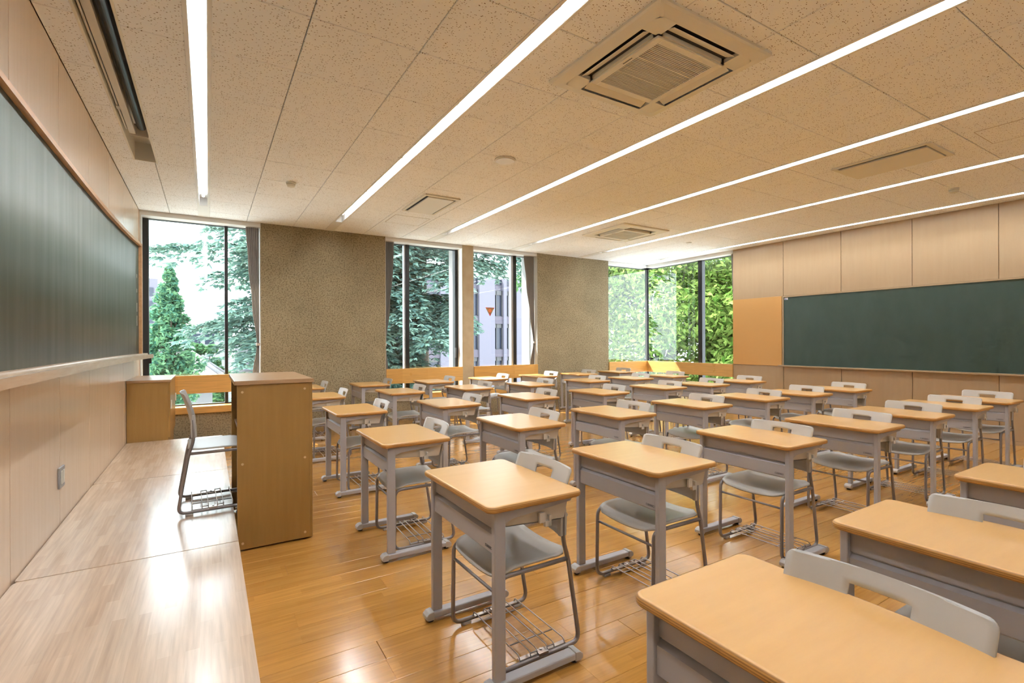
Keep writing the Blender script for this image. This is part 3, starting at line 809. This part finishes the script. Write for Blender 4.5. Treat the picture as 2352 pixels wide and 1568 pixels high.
DESKS = {
 0: [(1.085, .548), (2.0, .546), (3.07, .548), (4.05, .54)],
 1: [(1.081, 1.893), (1.96, 1.902), (3.023, 1.898), (4.04, 1.874), (4.989, 1.881), (5.924, 1.889), (6.773, 1.885)],
 2: [(1.092, 3.197), (2.046, 3.234), (2.996, 3.228), (4.048, 3.244), (5.056, 3.263), (5.898, 3.244), (6.798, 3.224)],
 3: [(1.132, 4.617), (2.062, 4.606), (3.058, 4.66), (4.064, 4.615), (5.166, 4.678), (6.0, 4.628), (6.923, 4.663)],
 4: [(1.091, 5.989), (2.036, 6.01), (2.992, 6.01), (3.97, 5.984), (5.087, 6.051), (6.01, 6.029), (6.93, 6.064)],
 5: [(1.108, 7.258), (2.005, 7.266), (2.99, 7.234), (3.992, 7.287), (5.046, 7.351), (5.993, 7.383), (7.02, 7.449)]}
CHX = {0: [.215, .19, .21, .22], 1: [.24, .23, .21, .25, .26, .22, .26], 2: [.26, .24, .265, .25, .225, .24, .225], 3: [.26, .28, .25, .28, .21, .25, .23],
       4: [.265, .265, .25, .265, .21, .23, .21], 5: [.28, .28, .28, .29, .29, .25, .20]}
CHY = {1: [-.02, -.02, -.035, -.02, -.02, -.035, -.03], 2: [0, 0, 0, 0, -.02, -.01, -.045], 3: [-.03, -.01, -.03, .015, -.035, .01, -.035]}
ORD = ['first', 'second', 'third', 'fourth', 'fifth', 'sixth', 'seventh']
desk0 = make_desk(); chair0 = make_chair(); first = True
jr = random.Random(11)
for j in DESKS:
    for i, (x, y) in enumerate(DESKS[j]):
        d = desk0 if first else copy_tree(desk0)
        c = chair0 if first else copy_tree(chair0)
        first = False
        rz = jr.uniform(-.008, .008)
        d.location = (x, y, 0); d.rotation_euler = (0, 0, rz)
        dx = CHX[j][i] - .192
        dy = CHY.get(j, [-.02] * 7)[i] if j else -.02
        c.location = (x + dx, y + dy, 0); c.rotation_euler = (0, 0, jr.uniform(-.02, .02))
        where = '%s row from the front board, %s from the window wall' % (ORD[i], ORD[5 - j])
        tag(d, 'wood-topped grey desk, ' + where, 'desk', 'student desks in rows')
        tag(c, 'grey chair at the desk, ' + where, 'chair', 'student chairs in rows')
tc = copy_tree(chair0); tc.location = (.055, 3.93, PZ); tc.rotation_euler = (0, 0, PI + .03)
tc.name = 'teacher_chair'; del tc['group']; tag(tc, 'grey chair on the platform, pushed into the open lectern', 'chair')

# ================================================================== CEILING EQUIPMENT
def aircon(loc, label):
    r = empty('air_conditioner', (loc[0], loc[1], ZC), 0, label, 'air conditioner', 'four-way ceiling air conditioners')
    h = .482; z0 = -.034
    bm = bmesh.new()
    o1 = rrect(h, h, .012, 2); o2 = rrect(h - .012, h - .012, .02, 2); o3 = rrect(h - .075, h - .075, .03, 2); o4 = rrect(h - .082, h - .082, .03, 2)
    rings = [[bm.verts.new((x, y, z)) for x, y in o] for o, z in ((o1, -.001), (o1, -.014), (o2, -.022), (o3, z0), (o4, z0))]
    for a, b in zip(rings, rings[1:]):
        n = len(a)
        for i in range(n): bm.faces.new((a[i], a[(i + 1) % n], b[(i + 1) % n], b[i]))
    a_in, a_out, sl_ = .295, .400, .275
    for sx in (-1, 1):
        for sy in (-1, 1):
            xa, xb = sorted((sx * sl_, sx * a_out)); ya, yb = sorted((sy * sl_, sy * a_out)); box(bm, xa, xb, ya, yb, z0, -.01)
    for s in (-1, 1):
        xa, xb = sorted((s * .255, s * a_in)); box(bm, xa, xb, -a_in, a_in, z0, -.01); box(bm, -a_in, a_in, xa, xb, z0, -.01)
    add('panel', mesh('panel', bm, M_offwhite), r)
    bm = bmesh.new(); box(bm, -.40, .40, -.40, .40, -.006, -.002); add('duct_back', mesh('duct_back', bm, M_darkgrey), r)
    bm = bmesh.new(); prism(bm, [(-.030, .014), (.026, -.010), (.028, -.007), (-.030, .017)], 'x', -.262, .262); lm = mesh('louver', bm, M_offwhite)
    for k in range(4):
        a = k * PI / 2
        add('louver', lm, r, (.348 * math.sin(a) * -1, .348 * math.cos(a), -.026), (0, 0, a))
    bm = bmesh.new()
    for s in (-1, 1):
        xa, xb = sorted((s * .238, s * .285)); box(bm, xa, xb, -.285, .285, z0 - .012, z0 + .002, 0, .004); box(bm, -.239, .239, xa, xb, z0 - .012, z0 + .002, 0, .004)
    gf = add('grille_frame', mesh('grille_frame', bm, M_offwhite), r)
    bm = bmesh.new(); n = 36
    for k in range(n):
        y = -.236 + .472 * (k + .5) / n; w_ = .0045 if k in (11, 24) else .0024; box(bm, -.239, .239, y - w_, y + w_, z0 - .009, z0 + .002)
    g = add('grille', mesh('grille', bm, M_offwhite), r)
    bm = bmesh.new(); box(bm, -.238, .238, -.238, .238, z0 + .012, z0 + .016); add('filter', mesh('filter', bm, M_darkgrey), r)
    bm = bmesh.new()
    for k in range(9): box(bm, -.266, -.258, -.062 + k * .0085, -.056 + k * .0085, z0 - .0128, z0 - .0119)
    add('maker_mark', mesh('maker_mark', bm, M_darkgrey), gf)
    return r
aircon((2.415, 2.20), 'large square ceiling air conditioner between the second and third light strips')
aircon((5.66, 5.79), 'smaller-looking square ceiling air conditioner near the textured window wall')
def vent(x0, x1, y0, y1, label):
    r = empty('ceiling_vent', ((x0 + x1) / 2, (y0 + y1) / 2, ZC), 0, label, 'ceiling vent', 'rectangular ceiling ventilators')
    hx, hy = (x1 - x0) / 2, (y1 - y0) / 2
    bm = bmesh.new()
    for s in (-1, 1):
        a, b = sorted((s * (hx - .03), s * hx)); box(bm, a, b, -hy, hy, -.016, -.0005, 0, .003)
        a, b = sorted((s * (hy - .045), s * hy)); box(bm, -hx + .03, hx - .03, a, b, -.016, -.0005, 0, .003)
    add('frame', mesh('frame', bm, M_offwhite), r)
    bm = bmesh.new(); box(bm, -hx + .06, hx - .06, -hy + .05, hy - .05, -.026, -.010, 0, .003); add('cover', mesh('cover', bm, M_white if x0 < 3 else M_offwhite), r)
    bm = bmesh.new(); box(bm, -hx + .03, hx - .03, -hy + .045, hy - .045, -.006, -.001); add('slot', mesh('slot', bm, M_black), r)
vent(2.16, 2.61, 5.44, 6.27, 'white rectangular ceiling ventilator with dark slots near the window wall')
vent(5.36, 5.90, 1.77, 2.58, 'beige rectangular ceiling ventilator above the rear desks')
def cyl_thing(name, label, cat, loc, parts):
    r = empty(name, loc, 0, label, cat)
    for nm, rad, z0, z1, mat, r2 in parts:
        bm = bmesh.new(); disc(bm, (0, 0, z0), rad, z1 - z0, 'z', 28, 0, r2); add(nm, mesh(nm, bm, mat), r)
    return r
cyl_thing('ceiling_speaker', 'round flat white ceiling speaker between two light strips', 'speaker', (2.412, 4.05, ZC), [('rim', .098, -.012, -.0005, M_offwhite, .10), ('cover', .088, -.018, -.0125, M_white, .088)])
cyl_thing('smoke_detector', 'small round smoke detector near the concrete wall', 'smoke detector', (.768, 5.82, ZC), [('base', .05, -.016, -.0005, M_offwhite, .05), ('head', .036, -.046, -.0165, M_offwhite, .046)])
cyl_thing('smoke_detector', 'small round smoke detector close to the rear wall', 'smoke detector', (7.26, 2.19, ZC), [('base', .05, -.016, -.0005, M_offwhite, .05), ('head', .036, -.046, -.0165, M_offwhite, .046)])
cyl_thing('ceiling_sensor', 'small flat sensor disc on the ceiling near the corner window', 'sensor', (7.2, 5.80, ZC), [('rim', .05, -.006, -.0005, M_white, .052), ('cover', .035, -.012, -.0065, M_white, .04)])
def hatch(x0, x1, y0, y1, label):
    r = empty('access_hatch', ((x0 + x1) / 2, (y0 + y1) / 2, ZC), 0, label, 'hatch', 'ceiling access hatches')
    hx, hy = (x1 - x0) / 2, (y1 - y0) / 2
    bm = bmesh.new()
    for s in (-1, 1):
        a, b = sorted((s * (hx - .004), s * hx)); box(bm, a, b, -hy, hy, -.0022, -.0002)
        a, b = sorted((s * (hy - .004), s * hy)); box(bm, -hx + .004, hx - .004, a, b, -.0022, -.0002)
    add('edge_strip', mesh('edge_strip', bm, plain('hatch_edge_%d' % int(x0 * 10), (.42, .34, .25), .6)), r)
    bm = bmesh.new(); box(bm, -hx + .004, hx - .004, -hy + .004, hy - .004, -.0016, -.0002); add('lid', mesh('lid', bm, M_ceil), r)
hatch(5.44, 5.895, 1.05, 1.51, 'square ceiling access hatch beside the beige ventilator')
hatch(2.17, 2.67, 6.55, 7.02, 'square ceiling access hatch beside the white ventilator')
# projector screen in its ceiling slot
sc = empty('projection_screen', (-.50, 3.0, ZC), 0, 'black rolled projection screen in a ceiling slot near the front wall', 'projection screen')
of = (.50, -3.0, -ZC)
bm = bmesh.new()
for xx in (-.585, -.419):
    box(bm, xx, xx + .004, YN, 5.83, ZC - .004, ZC + .17)
box(bm, -.595, -.583, YN, 5.842, ZC - .006, ZC - .001); box(bm, -.417, -.405, YN, 5.842, ZC - .006, ZC - .001); box(bm, -.581, -.419, YN, 5.83, ZC + .165, ZC + .17); box(bm, -.585, -.415, 5.826, 5.831, ZC - .004, ZC + .17)
add('slot_box', mesh('slot_box', bm, M_offwhite), sc, of)
bm = bmesh.new(); disc(bm, (-.462, YN + .1, ZC + .052), .034, 5.07 - YN - .1, 'y', 20); add('roller', mesh('roller', bm, plain('screen_black', (.015, .015, .018), .32), True), sc, of)
bm = bmesh.new(); box(bm, -.552, -.508, YN + .1, 5.16, ZC + .010, ZC + .05, 0, .003); box(bm, -.572, -.560, YN + .1, 5.10, ZC + .02, ZC + .06, 0, .002); add('bottom_bar', mesh('bottom_bar', bm, M_screencase), sc, of)
bm = bmesh.new(); box(bm, -.552, -.424, 5.165, 5.172, ZC + .0, ZC + .10); add('end_bracket', mesh('end_bracket', bm, M_screencase), sc, of)
bm = bmesh.new(); box(bm, -.575, -.548, 4.62, 4.68, ZC + .012, ZC + .03, 0, .003); add('pull_catch', mesh('pull_catch', bm, M_screencase), sc, of)

# ================================================================== OUTSIDE
GZ = -7.5
gr = boxobj('ground', -120, 160, YO + .5, 200, GZ - .5, GZ, M_ground); tag(gr, 'ground outside far below the windows', kind='structure')

def leaf_cloud(bm, centers, nper, size, rad, flat=.5, seed=1):
    rr = random.Random(seed)
    for (c, rd) in centers:
        c = Vector(c)
        for _ in range(nper):
            d = Vector((rr.gauss(0, 1), rr.gauss(0, 1), rr.gauss(0, 1))).normalized()
            p = c + d * rd * (rr.random() ** .45) * Vector((1, 1, .8)).length / 1.62
            s = size * rr.uniform(.6, 1.3)
            n = (d * .7 + Vector((rr.gauss(0, .5), rr.gauss(0, .5), .6 + rr.gauss(0, .5)))).normalized()
            t = n.orthogonal().normalized(); t = (t * math.cos(rr.random() * 6.28) + n.cross(t) * math.sin(rr.random() * 6.28)).normalized()
            b = n.cross(t)
            v = [bm.verts.new(p - t * s), bm.verts.new(p + b * s * .42 + n * s * .1), bm.verts.new(p + t * s), bm.verts.new(p - b * s * .42 + n * s * .1)]
            bm.faces.new(v)
def broad_tree(loc, top, crown, label, seed, nclump, nleaf, size, mat, cone=False):
    """crown = (rx, ry, rz, centre z)"""
    rr = random.Random(seed)
    r = empty('broadleaf_tree', (loc[0], loc[1], GZ), 0, label, 'tree', 'leafy trees outside the windows')
    rx, ry, rz, cz = crown
    bm = bmesh.new()
    tube(bm, [(0, 0, -.2), (.1, .05, (cz - GZ) * .5), (0, 0, cz - GZ)], .2, 10, 0, [.26, .18, .09])
    tk = add('trunk', mesh('trunk', bm, M_bark, True), r)
    cen = []
    bb = bmesh.new()
    for k in range(nclump):
        d = Vector((rr.gauss(0, 1), rr.gauss(0, 1), rr.gauss(0, 1))).normalized(); q = rr.uniform(.35, 1.0) ** .5
        c = Vector((d.x * rx * q, d.y * ry * q, d.z * rz * q + cz - GZ)); cr = rr.uniform(.45, .85) * min(rx, rz) * .38
        if cone:
            t = (k + .5) / nclump; wd_ = (1 - t) ** .8 * (.35 + .65 * min(1, t * 5)); an = k * 2.4
            c = Vector((math.cos(an) * rx * wd_ * rr.uniform(.35, 1.25), math.sin(an) * ry * wd_ * rr.uniform(.35, 1.2), cz - rz + 2 * rz * t - GZ + rr.uniform(-.15, .15))); cr = (.13 + .24 * (1 - t)) * rr.uniform(.7, 1.15)
        cen.append((c, cr))
        if k % 3 == 0:
            st_ = Vector((0, 0, cz - GZ - rz * .5 + d.z * .4)); tube(bb, [st_, st_.lerp(c, .5) + Vector((0, 0, .2)), c], .05, 5, 0, [.07, .04, .015])
    add('branches', mesh('branches', bb, M_bark, True), r)
    bm = bmesh.new(); leaf_cloud(bm, cen, nleaf, size, 1, seed=seed)
    o = add('foliage', mesh('foliage', bm, mat), r); o['kind'] = 'stuff'
    return r
broad_tree((14.6, 13.2), 0, (3.6, 3.6, 4.0, 1.6), 'bright green leafy tree filling the corner window', 21, 140, 300, .11, M_leaf)
broad_tree((16.8, 9.0), 0, (3.6, 3.4, 4.2, 1.4), 'bright green leafy tree behind the rear half of the corner window', 22, 110, 280, .12, M_leaf)
broad_tree((13.4, 16.5), 0, (2.4, 2.4, 2.6, 4.2), 'darker green leafy tree seen at the short side of the corner window', 23, 60, 260, .11, M_leaf2)
broad_tree((-1.1, 20.0), 0, (1.0, 1.1, 2.4, 1.3), 'young conical tree in front of the tiled roof', 24, 120, 120, .095, M_leaf3, cone=True)
broad_tree((-.35, 33.0), 0, (1.5, 2.0, 2.6, -1.0), 'rounded green tree behind the tiled roof', 25, 50, 220, .17, M_leaf2)

# cedar with tiers of drooping branches
def cedar(loc, label):
    rr = random.Random(5)
    r = empty('cedar_tree', (loc[0], loc[1], GZ), 0, label, 'tree')
    bm = bmesh.new(); tube(bm, [(0, 0, -.2), (.1, 0, 5), (0, .1, 10), (.1, 0, 15), (0, 0, 19)], .3, 12, 0, [.50, .40, .30, .20, .05]); add('trunk', mesh('trunk', bm, M_bark, True), r)
    bb = bmesh.new(); nd = bmesh.new()
    def spray(p, dirv, ln):
        side = dirv.cross(Vector((0, 0, 1)))
        side = side.normalized() if side.length > .01 else Vector((1, 0, 0))
        for k in range(5):
            a = (k - 2) * .45 + rr.uniform(-.2, .2)
            d = (dirv * math.cos(a) + side * math.sin(a) + Vector((0, 0, rr.uniform(-.45, .12)))).normalized()
            w = d.cross(Vector((rr.gauss(0, .4), rr.gauss(0, .4), 1))).normalized() * ln * .17
            q = p + d * ln * rr.uniform(.7, 1.2)
            m = (p + q) / 2
            nd.faces.new([nd.verts.new(p), nd.verts.new(m + w), nd.verts.new(q), nd.verts.new(m - w)])
    def branch(z, az, ln, rise, droop):
        d = Vector((math.cos(az), math.sin(az), 0)); side = Vector((-d.y, d.x, 0)); pts = []
        n = 9; wob = rr.uniform(-.35, .35)
        for k in range(n + 1):
            t = k / n
            pts.append(Vector((0, 0, z)) + d * ln * t + side * wob * math.sin(t * 3) + Vector((0, 0, rise * math.sin(t * PI * .6) - droop * t * t)))
        tube(bb, pts, .05, 5, 0, [max(.012, .085 * (1 - k / n)) for k in range(n + 1)])
        nt_ = int(ln * 15)
        for k in range(nt_):
            t = .16 + .84 * (k + rr.random()) / nt_
            i = min(int(t * n), n - 1); p = pts[i].lerp(pts[i + 1], t * n - i)
            s = rr.choice((-1, 1)); tl = (1.5 - .95 * t) * rr.uniform(.5, 1.1) * min(1, ln / 3)
            td = (d * rr.uniform(.3, .9) + side * s * rr.uniform(.5, 1.0)).normalized()
            m = max(3, int(tl / .11))
            for q in range(m + 1):
                u = q / m
                pp = p + td * tl * u + Vector((0, 0, .10 * math.sin(u * 3) - .8 * tl * u * u + rr.uniform(-.05, .05)))
                spray(pp, (td + Vector((0, 0, -.35 * u))).normalized(), rr.uniform(.17, .30))
    # long tiers (height above ground, azimuth, length, rise, droop); west = pi
    for spec in ((11.6, 3.05, 7.9, .5, .55), (11.9, 3.35, 6.6, .5, .5), (11.2, 2.8, 6.8, .5, .7), (12.3, 3.2, 5.2, .5, .4), (10.5, 3.3, 6.0, .4, 1.0),
                 (9.6, 3.1, 7.0, .5, .9), (9.3, 2.85, 6.4, .4, 1.0), (9.0, 3.4, 6.0, .4, 1.1), (8.3, 3.15, 5.6, .3, 1.2), (8.0, 3.5, 5.0, .3, 1.2), (7.6, 2.9, 5.0, .3, 1.2), (10.0, 3.6, 5.2, .4, .9),
                 (11.8, 3.0, 5.5, .4, .6), (11.7, 3.25, 5.8, .4, .7), (11.3, 3.2, 5.6, .4, .8), (11.0, 3.05, 5.2, .4, .8), (11.5, 2.9, 5.0, .4, .7), (11.9, 2.75, 5.4, .4, .6), (12.1, 3.4, 4.6, .4, .6), (10.8, 3.4, 4.8, .4, .9), (9.9, 3.2, 6.2, .4, 1.0), (9.7, 2.95, 5.6, .4, 1.0), (9.5, 3.35, 5.5, .4, 1.1), (9.2, 3.05, 5.0, .3, 1.2), (8.8, 2.95, 4.6, .3, 1.3),
                 (12.2, -.15, 4.3, .3, .5), (11.9, .1, 3.6, .3, .5)):
        branch(*spec)
    for k in range(26):
        branch(5.6 + 7.6 * k / 26 + rr.uniform(0, .3), -PI / 2 + rr.uniform(-1.0, .12), rr.uniform(2.0, 3.2), .3, rr.uniform(.5, 1.0))
    for k in range(8):
        branch(8.2 + .5 * k, PI + rr.uniform(-.5, .5), rr.uniform(5.0, 6.6), .4, rr.uniform(.9, 1.6))
    z = 6.0
    while z < 18.5:
        f = (19.5 - z) / 13
        for k in range(3):
            az = rr.uniform(0, 6.28)
            right = math.cos(az) > .1
            ln = (1.2 + 3.6 * f) * rr.uniform(.7, 1.1)
            if right and z < 13.5: ln = min(ln, 1.3)
            branch(z + rr.uniform(0, .4), az, ln, .3, .35 * ln * .4 + .4)
        z += .42
    add('branches', mesh('branches', bb, M_bark, True), r)
    o = add('foliage', mesh('foliage', nd, M_cedar), r); o['kind'] = 'stuff'
cedar((6.5, 17.0), 'huge dark blue-green cedar with drooping tiers outside the windows')

# neighbouring stone office building, facade plane y = 42
ob = empty('office_building', (22, 42, GZ), 0, 'pale stone office building with tall dark windows seen past the cedar', 'building')
oo = (-22, -42, -GZ)
YB = 42.0
bm = bmesh.new(); box(bm, 11.0, 34, YB + .55, YB + 12, GZ, 7.45); add('body', mesh('body', bm, M_bld), ob, oo)
bm = bmesh.new(); box(bm, 11.0, 34, YB + 1.2, YB + 11, 7.45, 8.5); add('roof_storey', mesh('roof_storey', bm, M_bldpale), ob, oo)
cols_ = [(13.2, 15.0), (16.1, 18.1), (20.2, 22.1), (23.8, 24.8), (25.15, 26.3), (27.4, 28.6), (29.2, 30.6)]
piers = [(11, 13.2), (15.0, 16.1), (18.1, 20.2), (22.1, 23.8), (24.8, 25.15), (26.3, 27.4), (28.6, 29.2), (30.6, 34)]
for a, b in piers:
    bm = bmesh.new(); box(bm, a, b, YB, YB + .6, GZ, 7.5); add('pier', mesh('pier', bm, M_bld), ob, oo)
rows_ = [(3.78, 6.31), (.55, 3.09), (-2.65, -.13), (-5.85, -3.3)]
for (a, b) in cols_:
    for z0, z1 in rows_:
        bm = bmesh.new(); box(bm, a, b, YB + .18, YB + .56, z0 - .72, z0); add('spandrel', mesh('spandrel', bm, M_bld2), ob, oo)
        bm = bmesh.new()
        box(bm, a, a + .07, YB + .3, YB + .5, z0, z1); box(bm, b - .07, b, YB + .3, YB + .5, z0, z1); box(bm, a, b, YB + .3, YB + .5, z1 - .42, z1); box(bm, a, b, YB + .3, YB + .5, z0, z0 + .06)
        box(bm, a + .30, a + .36, YB + .3, YB + .5, z0, z1)
        wf_ = add('window', mesh('window', bm, M_darkgrey), ob, oo)
        bm = bmesh.new(); box(bm, a + .07, b - .07, YB + .42, YB + .46, z0 + .06, z1 - .42); add('pane', mesh('pane', bm, M_bldglass), wf_)
    bm = bmesh.new(); box(bm, a, b, YB + .4, YB + .56, 6.93, 7.42); add('top_window', mesh('top_window', bm, M_bldglass), ob, oo)
bm = bmesh.new()
for k in range(90): box(bm, 11 + k * .255, 11.03 + k * .255, YB + .1, YB + .13, 7.5, 8.1)
box(bm, 11, 34, YB + .09, YB + .14, 8.08, 8.13); add('railing', mesh('railing', bm, M_grey), ob, oo)
# apartment block far away
ab = empty('apartment_block', (-9, 80, GZ), 0, 'distant pale apartment block with small windows seen over the young tree', 'building'); ao = (9, -80, -GZ)
bm = bmesh.new(); box(bm, -16, -5.65, 80, 92, GZ, 9.75); add('body', mesh('body', bm, M_bld), ab, ao)
for k in range(6):
    for x in (-6.45, -7.9, -9.4):
        z = 8.0 - k * 1.75
        bm = bmesh.new(); box(bm, x - .35, x + .35, 79.9, 80.02, z - .55, z + .55); add('window', mesh('window', bm, M_bldglass), ab, ao)
# house with grey tiled roof
hs = empty('house', (-.8, 26, GZ), 0, 'small house with a grey tiled hip roof below the window', 'building'); ho = (.8, -26, -GZ)
bm = bmesh.new(); box(bm, -4.2, .15, 24.4, 28.6, GZ, -.15); add('wall', mesh('wall', bm, M_bldwhite), hs, ho)
bm = bmesh.new()
e = [(-4.8, 23.8), (.65, 23.8), (.65, 29.2), (-4.8, 29.2)]; rg = [(-3.0, 26.5, .95), (-.75, 26.5, .95)]
ev = [bm.verts.new((x, y, -.2)) for x, y in e]; e2 = [bm.verts.new((x, y, -.32)) for x, y in e]; rv = [bm.verts.new(p) for p in rg]
for q in ((ev[0], ev[1], rv[1], rv[0]), (ev[1], ev[2], rv[1]), (ev[2], ev[3], rv[0], rv[1]), (ev[3], ev[0], rv[0])): bm.faces.new(q)
for k in range(4): bm.faces.new((ev[k], e2[k], e2[(k + 1) % 4], ev[(k + 1) % 4]))
bm.faces.new(e2[::-1])
rf = add('roof', mesh('roof', bm, M_roof), hs, ho)
bm = bmesh.new()
for a, b in (((-3.0, 26.5, .97), (-.75, 26.5, .97)), ((-.75, 26.5, .97), (.65, 23.8, -.18)), ((-.75, 26.5, .97), (.65, 29.2, -.18)), ((-3.0, 26.5, .97), (-4.8, 23.8, -.18))): tube(bm, [a, b], .09, 6)
add('ridge_tiles', mesh('ridge_tiles', bm, M_bldwhite), rf)
# white balcony building
wb_ = empty('white_building', (4, 32, GZ), 0, 'white building with a balcony behind the cedar branches', 'building'); wo_ = (-4, -32, -GZ)
bm = bmesh.new(); box(bm, 1.25, 5.5, 31, 37, GZ, 1.6); add('wall', mesh('wall', bm, M_bldwhite), wb_, wo_)
bm = bmesh.new(); box(bm, 1.6, 5.0, 29.8, 31, -.15, .05); box(bm, 1.6, 5.0, 29.8, 29.9, .05, .75); box(bm, 1.6, 1.7, 29.8, 31, .05, .75); add('balcony', mesh('balcony', bm, M_bld), wb_, wo_)
for x in (1.9, 3.4):
    for z in (.1, -2.9):
        bm = bmesh.new(); box(bm, x, x + 1.1, 30.95, 31.02, z, z + 1.35); add('window', mesh('window', bm, M_bldglass), wb_, wo_)
pb_ = empty('pale_house', (-1, 47, GZ), 0, 'pale flat house far behind the tiled roof', 'building'); po = (1, -47, -GZ)
bm = bmesh.new(); box(bm, -3.0, 1.5, 45, 52, GZ, 2.5); add('wall', mesh('wall', bm, M_bldwhite), pb_, po)
for x in (-2.0, -1.1, -.2):
    bm = bmesh.new(); box(bm, x, x + .6, 44.95, 45.02, 1.2, 2.0); add('window', mesh('window', bm, M_bldglass), pb_, po)
print('planks', nplank, 'objects', len(bpy.data.objects), 'tris', sum(len(o.data.polygons) for o in bpy.data.objects if o.type == 'MESH'))
